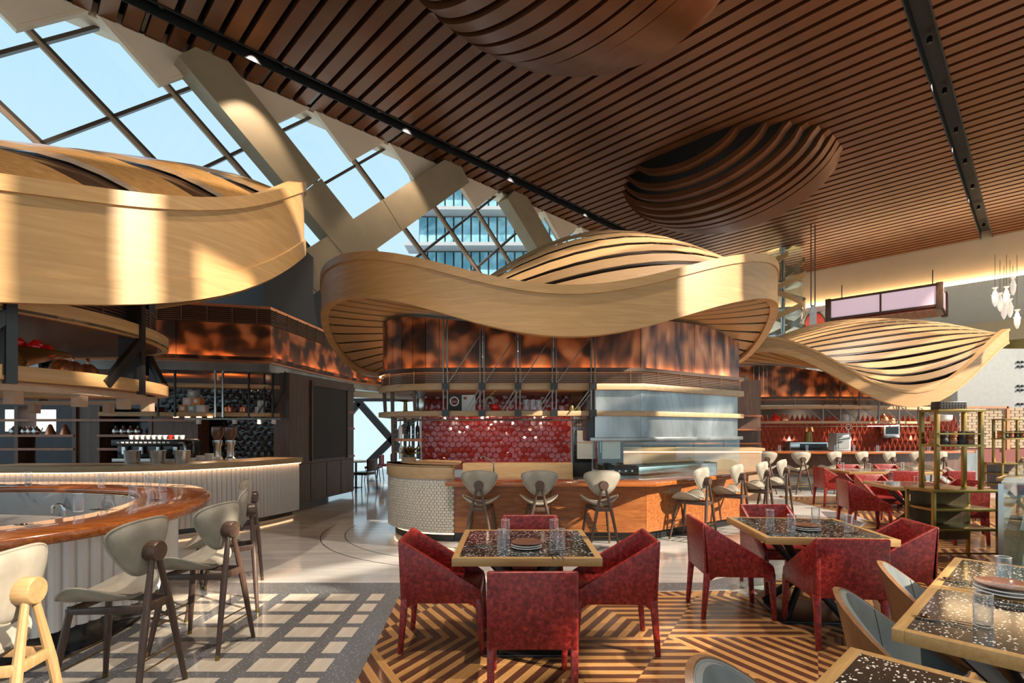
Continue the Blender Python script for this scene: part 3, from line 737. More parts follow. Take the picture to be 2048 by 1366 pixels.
for i, x in enumerate(PX):
    for dx in (-.03, .03):
        MB().boxz(x+dx-.009, x+dx+.009, 7.76, 7.80, 1.80, min(3.35, under_c(x, 7.78))).build('truss_post', M['truss'], OV, smooth=False)
    for z in (1.86, 2.26): MB().boxz(x-.05, x+.05, 7.745, 7.83, z-.05, z+.05).build('truss_plate', M['darksteel'], OV, smooth=False)
    if i < len(PX)-1:
        x2 = PX[i+1]
        MB().bar((x+.05, 7.78, 2.32), (x2-.04, 7.78, min(3.0, under_c(x2, 7.78)-.05)), .016, .016).build('truss_brace', M['truss'], OV, smooth=False)
        MB().bar((x+.3, 7.78, 1.9), (x2-.04, 7.78, 2.22), .014, .014).build('truss_brace', M['truss'], OV, smooth=False)
        MB().bar((x+.36, 7.86, 1.9), (x2+.02, 7.86, 2.22), .014, .014).build('truss_brace', M['truss'], OV, smooth=False)
for a in (200, 222, 248):
    x, y = -1.1+1.08*math.cos(R(a)), 9.0+1.08*math.sin(R(a))
    MB().bar((x, y, 2.22), (x+.02, y, 1.10 if a == 222 else 1.85), .05, .05, w2=.045).build('post', M['walnutdark'], OV, smooth=False)
MB().tube([(-2.1, 9.1, 1.76), (-1.75, 8.15, 1.76), (-1.0, 7.86, 1.76), (1.2, 7.86, 1.76)], .014).build('glass_rail', M['truss'], OV)
# back wall of red hexagonal tiles
tw_ = struct(MB().boxz(-1.62, 1.06, 9.33, 9.55, .9, 2.30).build('wall_tiled', M['grout'], smooth=False), 'glossy red hexagon tiled back wall of the island')
hexr = .064; hx = MB().lathe([(0, 0), (hexr*.97, 0), (hexr*.97, .006), (hexr*.86, .014), (0, .016)], 6)
hx.v = [(x*math.cos(R(30))-y*math.sin(R(30)), x*math.sin(R(30))+y*math.cos(R(30)), z) for x, y, z in hx.v]; hx = hx.mesh('tile', M['tile'], smooth=False)
rows = 0
zt = 1.06
while zt < 2.27:
    x = -1.56+(rows % 2)*hexr*.866
    while x < 1.03:
        put(hx, 'tile', tw_, (x, 9.33, zt), (R(90)+random.uniform(-.09, .09), R(30)*0+random.uniform(-.03, .03), random.uniform(-.10, .10)))
        x += hexr*1.732
    zt += hexr*1.5; rows += 1
# work surfaces behind the counter
MB().boxz(-.85, 1.05, 9.0, 9.325, .0, 1.03).build('back_counter', M['oakpale'], ISL, smooth=False)
# ================================================================ FAR RIGHT BAR
FB = thing('far_bar', 'long far bar with orange counter edge and dark wood front', 'bar', (0, 0, 0))
fb = [(XX(px, Y), Y) for px, Y in ((1440, 14.9), (1500, 14.45), (1560, 14.15), (1660, 13.95), (1780, 14.1), (1880, 14.5), (1925, 14.9))]
fbs = catmull(fb, 4, False)
MB().ribbon(offset(fbs, -.3), .98, 1.04, .75).build('counter_top', M['counter'], FB, bevel=.01)
MB().ribbon(fbs, .42, .98, .06).build('wood_front', M['walnutdark'], FB)
MB().ribbon(offset(fbs, .04), 0, .42, .06).build('steel_kick', M['steel'], FB)
MB().ribbon([(13.0, 14.9), (13.7, 15.3), (14.0, 16.0)], 0, 1.02, .3).build('end_panel', M['steel'], FB)
FH = thing('far_hood', 'copper clad hood of the far bar with truss shelf', 'hood', (0, 0, 0))
fo = offset(fbs, .9)
fo = [p for p in fo]
panels(fo, 2.55, 4.4, M['copper'], FH, under=under_r)
grille(offset(fo, -.02), 2.33, 2.545, FH, 6, .9)
MB().ribbon(offset(fo, -.06), 2.54, 2.546, .03).build('wash_light', M['wash'], FH)
MB().ribbon(offset(fo, -.075), 2.52, 2.57, .012).build('light_lip', M['brownmetal'], FH)
MB().ribbon(offset(fo, -.1), 2.22, 2.31, .5).build('upper_band', M['oakpale'], FH)
MB().ribbon(offset(fo, -.1), 1.80, 1.87, .45).build('shelf_band', M['oakpale'], FH)
for i, px in enumerate((1490, 1645, 1680, 1718, 1757, 1797, 1836, 1872)):
    Y = 14.9; x = XX(px, Y)
    MB().boxz(x-.02, x+.02, Y-.03, Y, 1.78, min(3.2, under_r(x, Y))).build('truss_post', M['truss'], FH, smooth=False)
    if i:
        MB().bar((x-.45, Y-.02, 2.24), (x, Y-.02, 1.86), .02, .02).build('truss_brace', M['truss'], FH, smooth=False)
        MB().bar((x, Y-.02, 2.32), (x-.5, Y-.02, min(3.0, under_r(x-.5, Y)-.05)), .02, .02).build('truss_brace', M['truss'], FH, smooth=False)
MB().tube([(p[0], p[1]-.15, 1.72) for p in fo], .016).build('glass_rail', M['truss'], FH)
fw = struct(MB().boxz(6.6, 14.6, 17.0, 17.2, 0, 2.4).build('wall_bar_back', M['liner'], smooth=False), 'copper red diamond tiled back wall of the far bar')
dm = MB().add([(0, 0, .2), (.085, 0, 0), (0, 0, -.2), (-.085, 0, 0), (0, -.05, 0)], [(0, 1, 4), (1, 2, 4), (2, 3, 4), (3, 0, 4), (3, 2, 1, 0)]).mesh('tile', plain('copper_red_glaze', (.30, .055, .03), .12, .35), smooth=False)
for r in range(5):
    for c in range(46):
        put(dm, 'tile', fw, (7.0+c*.165+(r % 2)*.0825, 17.0, 1.05+r*.22))
MB().boxz(6.4, 7.6, 16.6, 16.9, 0, 2.4).build('pilaster', M['walnutdark'], fw, smooth=False)
# ================================================================ LEFT OVAL BAR
LBp = [(-3.04, 3.09), (-2.77, 3.68), (-2.72, 4.2), (-2.88, 4.87), (-3.25, 5.6), (-3.95, 6.28), (-5.3, 6.62), (-6.8, 6.5), (-7.9, 5.7), (-8.2, 4.3), (-7.6, 2.9), (-6.2, 2.0), (-4.6, 1.95), (-3.6, 2.4)]
LB = catmull(LBp, 6)            # counter-clockwise, inside on the left
lb = thing('oval_bar', 'oval bar at left with glossy orange wood top and white fluted front', 'bar', (0, 0, 0))
zc = .95
MB().ribbon(LB, zc-.075, zc, .62, True).build('counter_top', M['counter'], lb, bevel=.02, angle=50)
fl = offset(LB, .33, True)
MB().ribbon(fl, .22, zc-.075, .05, True).build('front', M['white'], lb)
Lf = [0]
for i in range(len(fl)): Lf.append(Lf[-1]+math.dist(fl[i], fl[(i+1) % len(fl)]))
flc = fl+[fl[0]]; s = 0; flute = MB().lathe([(.045, 0), (.045, zc-.075-.22)], 10).mesh('flute', M['white'])
nfl = 0
while s < Lf[-1]:
    x, y, an = along(flc, Lf, s); s += .088
    if x > -5.2 and y < 6.7: put(flute, 'flute', lb, (x, y, .22), (0, 0, an)); nfl += 1
MB().ribbon(offset(LB, .40, True), 0, .22, .1, True).build('base', M['blackgloss'], lb)
MB().ribbon(offset(LB, .64, True), 0, zc-.06, .03, True).build('inner_wall', M['marblewhite'], lb)
MB().prism(offset(LB, 1.05, True), .0, .70).build('work_island', M['marblewhite'], lb)
MB().ribbon(offset(LB, .34, True), zc-.10, zc-.085, .02, True).build('under_light', M['led'], lb)
# overhead ring shelf above the oval bar
rg = thing('hanging_shelf', 'oak ring shelf hanging on dark steel straps over the oval bar', 'shelf', (0, 0, 0))
RP = catmull([(-3.86, 3.4), (-3.60, 4.0), (-3.50, 4.6), (-3.60, 5.3), (-3.92, 5.9), (-4.7, 6.25), (-5.8, 6.2), (-6.8, 5.6), (-7.1, 4.4), (-6.6, 3.2), (-5.5, 2.7), (-4.5, 2.8)], 6)
MB().ribbon(RP, 2.47, 2.60, .06, True).build('upper_ring', M['oak'], rg)
MB().prism(RP, 2.475, 2.50).build('soffit', M['walnutdark'], rg)
grille(offset(RP+[RP[0]], .12), 2.60, 2.85, rg, 8, .4)
MB().ribbon(RP, 1.97, 2.08, .50, True).build('shelf_ring', M['oak'], rg, bevel=.004)
MB().ribbon(offset(RP, .1, True), 1.90, 1.945, .1, True).build('light_rail', M['mullion_tan'], rg)
import itertools
LR = [0]
for i in range(len(RP)): LR.append(LR[-1]+math.dist(RP[i], RP[(i+1) % len(RP)]))
RPc = RP+[RP[0]]
for tx, Yg in ((-3.62, 3.75), (-3.55, 4.95), (-4.3, 6.1), (-5.6, 6.25), (-6.9, 5.2)):
    k = min(range(len(RP)), key=lambda i: (RP[i][0]-tx)**2+(RP[i][1]-Yg)**2); x, y = RP[k]
    nx, ny = RP[(k+1) % len(RP)][0]-x, RP[(k+1) % len(RP)][1]-y; an = math.atan2(ny, nx)
    MB().box((x+.0, y, 2.55), (.07, .045, 1.22), an).build('strap', M['darksteel'], rg, smooth=False)
    MB().box((x-.10*math.cos(an+1.57-3.14), y, 2.55), (.03, .2, 1.1), an).build('strap_web', M['darksteel'], rg, smooth=False)
    k2 = (k-4) % len(RP); x2, y2 = RP[k2]
    MB().bar((x, y, 2.45), (x2, y2, 2.0), .05, .08).build('brace', M['darksteel'], rg, smooth=False)
for i in range(0, len(RP), 5):
    x, y = offset(RP, .15, True)[i]
    MB().boxz(x-.04, x+.04, y-.04, y+.04, 1.80, 1.91).build('spotlight', M['mullion_tan'], rg, smooth=False)
# ================================================================ COFFEE BAR AT THE BACK LEFT
cbp = catmull([(-7.6, 7.42), (-6.3, 7.5), (-5.5, 7.68), (-5.0, 7.95), (-4.5, 8.6), (-4.2, 9.3), (-4.05, 9.85)], 6, False)
cb_ = thing('coffee_bar', 'coffee bar with softly lit white ribbed front at back left', 'bar', (0, 0, 0))
MB().ribbon(offset(cbp, -.10), 1.0, 1.09, .8).build('counter_top', M['oakpale'], cb_, bevel=.004)
MB().ribbon(cbp, .10, 1.0, .05).build('front', M['white'], cb_)
Lc = [0]
for i in range(len(cbp)-1): Lc.append(Lc[-1]+math.dist(cbp[i], cbp[i+1]))
fl2 = MB().lathe([(.036, 0), (.036, .88)], 8).mesh('flute', M['white']); s = .04
while s < Lc[-1]:
    x, y, an = along(cbp, Lc, s); s += .075; put(fl2, 'flute', cb_, (x, y, .11))
MB().ribbon(offset(cbp, .12), 0, .10, .1).build('kick', M['blackgloss'], cb_)
MB().ribbon(offset(cbp, -.07), .985, .998, .02).build('edge_light', M['led'], cb_)
MB().ribbon(offset(cbp, .10), .085, .10, .02).build('foot_light', M['led'], cb_)
# its copper hood: short front and a long side running back
ch = thing('coffee_hood', 'copper clad hood with mesh band above the coffee bar', 'hood', (0, 0, 0))
hc = [(-9.6, 9.2), (-6.16, 9.25), (-4.62, 9.95), (-4.25, 13.6), (-3.2, 14.9)]
pa, pb = AT(352, 700, 9.55), AT(540, 700, 10.0)
hc = [(-9.4, 9.35), (pa.x, 9.55), (pb.x, 10.0), (-4.45, 12.2), (-4.22, 14.2), (-3.6, 15.4)]
panels(hc, 2.95, 3.62, M['copper'], ch)
grille(offset(hc, -.05), 3.62, 3.92, ch, 8, .42)
MB().ribbon(offset(hc, -.10), 2.952, 2.958, .04).build('wash_light', M['wash'], ch)
MB().ribbon(offset(hc, -.13), 2.93, 2.985, .015).build('light_lip', M['copper'], ch)
MB().ribbon(offset(hc, -.13), 2.92, 2.935, .14).build('light_tray', M['copper'], ch)
MB().ribbon(offset(hc, -.02), 3.92, 3.97, .3).build('hood_cap', M['copperpot'], ch)
MB().ribbon(offset(hc, -.04), 2.88, 2.95, .3).build('hood_trim', M['copperpot'], ch)
MB().ribbon(offset(hc, .02), 2.72, 2.88, .3).build('hood_lower_band', M['steel'], ch)
MB().prism([(-9.4, 9.5), (pa.x, 9.7), (pb.x-.1, 10.1), (-4.6, 12.2), (-4.4, 14), (-9.4, 14)], 2.74, 2.78).build('soffit', M['front'], ch)
MB().prism([(-9.4, 9.5), (pa.x, 9.7), (pb.x-.1, 10.1), (-4.6, 12.2), (-4.4, 14), (-9.4, 14)], 3.9, 3.93).build('hood_roof', M['charcoal'], ch)
# dark back wall tiled with black scales
bw = struct(MB().boxz(-9.4, -4.75, 11.4, 11.6, 0, 2.75).build('wall_black', M['blackgloss'], smooth=False), 'glossy black scale tiled wall behind the coffee bar')
sc_ = MB().lathe([(0, .012), (.05, .008), (.085, 0)], 10).mesh('tile', M['blacktile'])
for r in range(14):
    for c in range(19):
        put(sc_, 'tile', bw, (-7.6+c*.155+(r % 2)*.0775, 11.4, 1.05+r*.115), (R(90)+random.uniform(.1, .35), 0, random.uniform(-.08, .08)))
# cabinet wall with dark board
cw = thing('cabinet_wall', 'walnut cabinet wall with a large dark board and low doors', 'cabinet', (0, 0, 0))
A_, B_ = Vector((-4.42, 10.35)), Vector((-3.92, 12.9))
def onc(t, d=0):
    p = A_+(B_-A_)*t; n = Vector((B_.y-A_.y, -(B_.x-A_.x))).normalized(); return (p.x+n.x*d, p.y+n.y*d)
MB().ribbon([onc(0), onc(1)], .1, 2.75, .35).build('carcass', M['walnutdark'], cw, smooth=False)
MB().ribbon([onc(.30, .02), onc(.86, .02)], .98, 2.55, .03).build('dark_board', M['blackpanel'], cw, smooth=False)
for t0, t1 in ((.0, .26), (.27, .50), (.51, .74), (.75, .98)):
    MB().ribbon([onc(t0, .03), onc(t1, .03)], .12, .90, .04).build('door', M['walnutdark'], cw, smooth=False)
for z in (.95, 1.62, 2.02): MB().ribbon([onc(.87, .03), onc(1.0, .03)], z, z+.05, .2).build('side_shelf', M['front'], cw, smooth=False)
MB().ribbon([onc(.28, .035), onc(.30, .035)], .95, 2.62, .05).build('upright', M['walnutdark'], cw, smooth=False)
MB().ribbon([onc(.86, .035), onc(.88, .035)], .95, 2.62, .05).build('upright', M['walnutdark'], cw, smooth=False)
MB().ribbon([onc(.28, .035), onc(1, .035)], 2.56, 2.66, .05).build('top_rail', M['walnutdark'], cw, smooth=False)

# lamps of the fixtures over the bars
for x in (-1.1, -.3, .5): lamp('shelf_spot', (x, 8.1, 1.80), 26, .04, (1, .82, .62), (x+.1, 9.33, 1.35), 'SPOT', spot=110)
for x in (-.6, 1.0, 2.6): lamp('soffit_spot', (x, 8.9, 2.18), 18, .05, (1, .78, .55), (x, 8.9, 0), 'SPOT', spot=140)
for px in (352, 420, 520): lamp('coffee_spot', (XX(px, 9.7), 9.62, 1.82), 22, .04, (1, .68, .42), (XX(px, 9.7), 9.3, 1.0), 'SPOT', spot=120)
for px in (330, 450): lamp('coffee_uplight', (XX(px, 10.4), 10.6, 2.5), 14, .05, (1, .55, .25), (XX(px, 10.4), 10.7, 2.74), 'SPOT', spot=150)
for x in (8, 10.2, 12.4): lamp('bar_spot', (x, 15.4, 2.1), 28, .05, (1, .72, .48), (x, 16.9, 1.3), 'SPOT', spot=130)
for x, y in ((-4.0, 4.0), (-4.0, 5.4), (-5.2, 6.0)): lamp('ring_spot', (x, y, 1.79), 26, .04, (1, .70, .45), (x+.4, y, 0), 'SPOT', spot=120)
# ================================================================ BAR STOOLS
def pad(outline, fn, n_r=5):
    """closed cushion: outline of (a,b) points, fn(a,b,r,side) -> 3D"""
    n = len(outline); V = []; Fc = []
    for side in (1, -1):
        base = len(V); V.append(fn(0, 0, 0, side))
        for j in range(1, n_r+1):
            r = (j/n_r)**.8
            for a, b in outline: V.append(fn(a*r, b*r, r, side))
        for k in range(n): Fc.append((base, base+1+k, base+1+(k+1) % n)[::side])
        for j in range(n_r-1):
            for k in range(n):
                p = base+1+j*n+k; q = base+1+j*n+(k+1) % n; Fc.append((p, p+n, q+n, q)[::side])
    b2 = 1+n_r*n
    for k in range(n):
        a = 1+(n_r-1)*n+k; c = 1+(n_r-1)*n+(k+1) % n; Fc.append((a, a+b2, c+b2, c))
    return MB().add(V, Fc)
bo = [(0, -.155), (.075, -.140), (.150, -.075), (.210, .01), (.245, .085), (.232, .135), (.165, .165), (.08, .178), (0, .18)]
bo = bo+[(-a, b) for a, b in bo[-2:0:-1]]
bo = catmull(bo, 3)
sout = [(0, -.20), (.11, -.20), (.20, -.15), (.255, -.05), (.24, .06), (.19, .15), (.11, .21), (0, .225)]
sout = sout+[(-a, b) for a, b in sout[-2:0:-1]]; sout = catmull(sout, 3)
def make_stool(label, group, leg):
    t = thing('bar_stool', label, 'stool', (0, 0, 0), 0, group)
    bk = pad(bo, lambda a, b, r, s: (a, -.215+.9*a*a-.10*b + s*-.001-(.026*math.sqrt(max(0, 1-r**4))*s), .885+b)).build('backrest', M['velvet'], t, fix=True, angle=60)
    rim = [(a*1.0, -.215+.9*a*a-.10*b, .885+b) for a, b in bo]
    MB().tube(rim, .007, 6, True).build('piping', M['velvet'], bk)
    def sf(a, b, r, s):
        z = .60+1.75*a*a*(1.0 if b < .05 else max(.3, 1-(b-.05)*3))+(-.28*b*b if b > 0 else .2*b*b)
        return (a, b+.02, z+(.03*math.sqrt(max(0, 1-r**4)) if s > 0 else -.026*math.sqrt(max(0, 1-r**4))))
    st = pad(sout, sf).build('seat', M['velvet'], t, fix=True, angle=60)
    MB().tube([sf(a, b, 1, 1) for a, b in sout], .007, 6, True).build('piping', M['velvet'], st)
    hub = MB().lathe([(0, -.0), (.058, 0), (.062, .008), (.062, .07), (.057, .078), (0, .078)], 20).build('hub', M[leg], t, (0, -.232, .872), angle=40)
    hub.rotation_euler = (R(90), 0, 0)
    for s in (-1, 1):
        l = MB().tube([(s*.022, -.275, .85), (s*.10, -.295, .52), (s*.205, -.32, .0)], [.016, .023, .015], 10).build('leg', M[leg], t)
        l2 = MB().tube([(s*.135, .13, .57), (s*.165, .165, .32), (s*.205, .215, .0)], [.019, .022, .014], 10).build('leg', M[leg], t)
        MB().tube([(s*.200, -.3186, .035), (s*.206, -.3203, -.0)], .0155, 10).build('leg_tip', M['brass'], l)
        MB().tube([(s*.2, .21, .035), (s*.2052, .2152, 0)], .0155, 10).build('leg_tip', M['brass'], l2)
        MB().bar((s*.105, -.29, .555), (s*.145, .15, .545), .022, .05, h2=.035).build('seat_rail', M[leg], t, bevel=.005)
    MB().bar((-.11, -.29, .555), (.11, -.29, .555), .03, .05).build('cross_rail', M[leg], t, bevel=.006)
    MB().bar((-.14, .14, .548), (.14, .14, .548), .022, .04).build('cross_rail', M[leg], t, bevel=.006)
    for z in (.20, .26):
        MB().tube([(-.162, -.307, z), (.162, -.307, z)], .005, 6).build('foot_bar', M['brass'], t)
        MB().tube([(-.18, .185, z), (.18, .185, z)], .005, 6).build('foot_bar', M['brass'], t)
    return t
def face(dx, dy): return math.atan2(dy, dx)-math.pi/2        # local +y looks along (dx, dy)
st0 = make_stool('grey velvet bar stool with pale oak legs nearest at the lower left', 'bar stools at the oval bar', 'oakleg')
st0.location = (-2.46, 2.33, 0.002); st0.rotation_euler = (0, 0, face(-1, -.12))
stA = make_stool('grey velvet bar stool with dark legs, second from the left edge', 'bar stools at the oval bar', 'walnut')
stA.location = (-2.43, 3.16, .002); stA.rotation_euler = (0, 0, face(-1, .05))
dup(stA, (-2.34, 3.86, .002), face(-1, .12), 'grey velvet bar stool with dark legs, third from the left edge', 'bar stools at the oval bar')
dup(stA, (-2.62, 4.62, .002), face(-.86, -.45), 'grey velvet bar stool seen edge on at the tip of the oval bar', 'bar stools at the oval bar')
dup(stA, (-3.05, 5.55, 0), face(-.75, -.55), 'shadowed grey bar stool partly hidden behind the tip of the oval bar', 'bar stools at the oval bar')
for x, lb_ in ((962, 'leftmost grey stool at the front of the middle island, beside the mosaic end'), (1078, 'middle grey stool of the three at the front of the island'), (1199, 'rightmost grey stool of the three at the front of the island')):
    Y = 7.12; dup(stA, (XX(x, Y), Y+.05, 0), face((1080-x)*.0006, 1), lb_, 'bar stools at the middle island')
for (x, y), lb_ in (((2.62, 7.68), 'grey stool nearest on the right side of the island, by the corner'), ((3.45, 8.42), 'second grey stool along the sunlit right side of the island'), ((4.17, 9.08), 'third grey stool along the sunlit right side of the island'), ((4.85, 9.75), 'last grey stool at the right end of the island counter')):
    dup(stA, (x, y, 0), face(-.72, .70), lb_, 'bar stools at the middle island')
nm8 = ['farthest left', 'second', 'third', 'fourth', 'fifth', 'sixth', 'seventh', 'rightmost']
for i, (px, rz) in enumerate(((1487, .5), (1536, .25), (1601, 0), (1664, -.35), (1718, -.4), (1773, -.4), (1827, -.35), (1876, -.3))):
    Y = 13.15+(.5 if i == 0 else .1*abs(i-2)**.5); dup(stA, (XX(px, Y), Y+.15, 0), -rz+.0, 'grey stool at the far bar, %s of eight from the left' % nm8[i], 'bar stools at the far bar')
# ================================================================ RED LEATHER ARMCHAIRS
def make_chair(label, group):
    t = thing('red_armchair', label, 'chair', (0, 0, 0), 0, group)
    MB().add([(-.255, -.29, .37), (.255, -.29, .37), (.255, -.245, .37), (-.255, -.245, .37), (-.255, -.315, .815), (.255, -.315, .815), (.255, -.28, .815), (-.255, -.28, .815)],
             [(0, 3, 2, 1), (4, 5, 6, 7), (0, 1, 5, 4), (1, 2, 6, 5), (2, 3, 7, 6), (3, 0, 4, 7)]).build('backrest', M['red'], t, bevel=.014, seg=3)
    for s in (-1, 1):
        pr = [(-.313, .813), (-.272, .80), (.235, .492), (.272, .463), (.283, .43), (.288, .36), (.24, .33), (.20, .362), (-.20, .362), (-.238, .33), (-.292, .33)]
        x0 = s*.255; MB().extr([(x0, a, b) for a, b in pr], None, (-s*.042, 0, 0)).build('arm_panel', M['red'], t, bevel=.010, seg=2, fix=True)
        for ya, yb, tp in ((.262, .285, .05), (-.266, -.30, .05)):
            MB().bar((s*.234, ya, .40), (s*.234, yb, 0), .044, .052, up=(0, 1, 0), w2=.034, h2=.036).build('leg', M['red'], t, bevel=.008)
    MB().boxz(-.216, .216, -.26, .275, .36, .462).build('seat', M['red'], t, bevel=.022, seg=3)
    return t
fz = .004
ch0 = make_chair('red leather armchair seen from behind at the near square table', 'red armchairs at the near square table')
ch0.location = (.115, 3.19, fz); ch0.rotation_euler = (0, 0, 0)
dup(ch0, (-.50, 3.96, fz), face(1, .0), 'red leather armchair on the left of the near square table', 'red armchairs at the near square table')
dup(ch0, (.74, 3.93, fz), face(-1, .02), 'red leather armchair on the right of the near square table, sun on its seat', 'red armchairs at the near square table')
dup(ch0, (.165, 4.53, fz), math.pi, 'red leather armchair facing us across the near square table', 'red armchairs at the near square table')
g2 = 'red armchairs at the second square table'
dup(ch0, (1.93, 4.62, fz), face(1, -.06), 'red leather armchair on the left of the second square table', g2)
dup(ch0, (2.66, 5.22, fz), face(-.03, -1), 'red leather armchair behind the second square table', g2)
dup(ch0, (2.49, 4.06, fz), face(.10, 1), 'red leather armchair with its back to us at the second square table', g2)
dup(ch0, (3.18, 4.50, fz), face(-1, .15), 'red leather armchair on the right of the second square table', g2)
g3 = 'red armchairs at the tables near the brass stand'
dup(ch0, (5.55, 8.22, fz), face(1, -.25), 'red armchair on the left of the table beside the brass stand', g3)
dup(ch0, (6.35, 8.98, fz), face(0, -1), 'red armchair behind the table beside the brass stand', g3)
dup(ch0, (7.0, 8.3, fz), face(-1, 0), 'red armchair on the right of the table beside the brass stand', g3)
dup(ch0, (6.4, 7.55, fz), face(0, 1), 'red armchair in front of the table beside the brass stand', g3)
g4 = 'red armchairs at the table before the far bar'
dup(ch0, (6.85, 11.1, fz), face(1, -.1), 'red armchair at the left end of the table before the far bar', g4)
dup(ch0, (7.75, 11.75, fz), face(0, -1), 'red armchair behind the table before the far bar', g4)
dup(ch0, (7.6, 10.35, fz), face(.1, 1), 'red armchair with its bright back to us before the far bar', g4)
dup(ch0, (8.7, 10.35, fz), face(.1, 1), 'second bright red armchair back before the far bar', g4)
dup(ch0, (8.65, 11.8, fz), face(0, -1), 'red armchair behind the right half of the far bar table', g4)
g5 = 'red armchairs behind the brass stand'
dup(ch0, (9.5, 8.2, 0), face(-.7, .7), 'red armchair glimpsed through the brass stand', g5)
dup(ch0, (9.9, 10.2, 0), face(-.7, .7), 'red armchair just right of the brass stand posts', g5)
# ================================================================ TABLES
def make_table(label, loc, rz, w=1.0, d=1.0, group=None, base='plate', frame='oakleg'):
    t = thing('dining_table', label, 'table', loc, rz, group)
    fr = .045
    MB().boxz(-w/2+fr, w/2-fr, -d/2+fr, d/2-fr, .705, .7505).build('stone_top', M['stone'], t, smooth=False)
    f_ = M['brassoak']
    for s in (-1, 1):
        MB().boxz(-w/2, w/2, min(s*d/2, s*(d/2-fr)), max(s*d/2, s*(d/2-fr)), .695, .75).build('edge_frame', f_, t, bevel=.002)
        MB().boxz(min(s*w/2, s*(w/2-fr)), max(s*w/2, s*(w/2-fr)), -d/2+fr, d/2-fr, .695, .75).build('edge_frame', f_, t, bevel=.002)
    MB().boxz(-.29, .29, -.29, .29, .0, .018).build('base_plate', M['darksteel'], t, bevel=.004)
    for a, b in ((1, 1), (1, -1)):
        MB().bar((-.24*a, -.24*b, .018), (.30*a*.9, .30*b*.9, .70), .035, .06).build('cross_leg', M['darksteel'], t, bevel=.004)
        MB().bar((.24*a, .24*b, .018), (-.30*a*.9, -.30*b*.9, .70), .035, .06).build('cross_leg', M['darksteel'], t, bevel=.004)
    return t
M['brassoak'] = wood('golden_oak_edge', (.50, .31, .12), (.38, .22, .08), 'X', 2.5, .35)
make_table('square black terrazzo table with golden edge, nearest the middle', (.10, 3.95, fz), 0)
make_table('square black terrazzo table set at an angle among red chairs', (2.556, 4.57, fz), R(-5.5))
make_table('black terrazzo table beside the brass stand', (6.3, 8.2, fz), R(-12))
make_table('wide black terrazzo table before the far bar', (7.9, 11.1, fz), R(-3), 1.9, .9)
u45 = math.atan2(1.229, 1.31)
tc1 = Vector((1.624, 2.231, 0))+Vector((.73, .684, 0))*.455+Vector((.684, -.73, 0))*.45
tc2 = Vector((1.624, 2.231, 0))+Vector((.73, .684, 0))*1.375+Vector((.684, -.73, 0))*.45
make_table('black terrazzo table at lower right with reddish sheen, nearest of the pair', (tc1.x, tc1.y, fz), u45, .91, .9)
make_table('black terrazzo table at right edge, farther of the pair', (tc2.x, tc2.y, fz), u45, .91, .9)
tc3 = G(1690, 1348, .75)+Vector((.73, .684, 0))*-.08+Vector((.684, -.73, 0))*.30
make_table('black terrazzo table whose corner shows at the bottom edge', (tc3.x, tc3.y, fz), u45, .7, .7)
make_table('far table seen through the brass stand', (9.4, 9.3, 0), .7)
# ================================================================ SHELL CHAIRS
def make_shell(label, group):
    t = thing('shell_chair', label, 'chair', (0, 0, 0), 0, group)
    def ztop(a): return .475+.355*max(0, math.cos(a*.62))**2.4
    A = R(128); n, m = 36, 8
    def surf(rad, inset, z0):
        def fn(i, j):
            a = -A+2*A*i; zt = ztop(a)-inset
            z = z0+(zt-z0)*j; r = rad+.065*j**1.3*(.4+.6*max(0, math.cos(a*.6)))-.02*(1-j)
            return (r*math.sin(a)*1.0, -r*math.cos(a)*1.02+.02, z)
        return fn
    fo_, fi_ = surf(.275, 0, .40), surf(.250, 0, .40)
    mb = MB(); mb.grid(n, m, fo_); mb.grid(n, m, fi_, True)
    k = (n+1)*(m+1)
    for i in range(n): a = m*(n+1)+i; mb.f.append((a+1, a, a+k, a+k+1)); mb.f.append((i, i+1, i+1+k, i+k))
    for j in range(m):
        a = j*(n+1); mb.f.append((a+n+1, a, a+k, a+n+1+k)); b = a+n; mb.f.append((b, b+n+1, b+n+1+k, b+k))
    mb.build('shell', M['brownoak'], t, fix=True, angle=50)
    fl_ = surf(.248, .014, .41); fm_ = surf(.222, .018, .41)
    mb = MB(); mb.grid(n, m, fl_); mb.grid(n, m, fm_, True)
    for i in range(n): a = m*(n+1)+i; mb.f.append((a+1, a, a+k, a+k+1)); mb.f.append((i, i+1, i+1+k, i+k))
    for j in range(m):
        a = j*(n+1); mb.f.append((a+n+1, a, a+k, a+n+1+k)); b = a+n; mb.f.append((b, b+n+1, b+n+1+k, b+k))
    li = mb.build('lining', M['grey_leather'], t, fix=True, angle=50)
    MB().tube([Vector(fl_(i/n, 1)) for i in range(n+1)], .006, 6).build('piping', M['grey_leather'], li)
    for sx in (.30, .70): MB().tube([Vector(fm_(sx, j/6)) for j in range(7)], .0025, 5).build('seam', M['liner'], li)
    so_ = catmull([(0, -.235), (.17, -.17), (.235, 0), (.235, .15), (.19, .27), (0, .30), (-.19, .27), (-.235, .15), (-.235, 0), (-.17, -.17)], 4)
    MB().prism(so_, .375, .41).build('seat_shell', M['brownoak'], t, bevel=.008)
    pad([(a*.93, b*.93) for a, b in so_], lambda a, b, r, s: (a, b, .43+s*(.012+.025*math.sqrt(max(0, 1-r**6))))).build('seat_pad', M['grey_leather'], t, fix=True, angle=60)
    for s in (-1, 1):
        MB().bar((s*.19, .19, .39), (s*.235, .25, 0), .045, .045, w2=.028, h2=.028).build('leg', M['brownoak'], t, bevel=.006)
        MB().bar((s*.17, -.15, .39), (s*.22, -.24, 0), .045, .045, w2=.028, h2=.028).build('leg', M['brownoak'], t, bevel=.006)
    return t
M['brownoak'] = wood('brown_oak_shell', (.27, .135, .058), (.18, .085, .035), 'Z', 2.0, .38)
sdir = (.684, -.73)
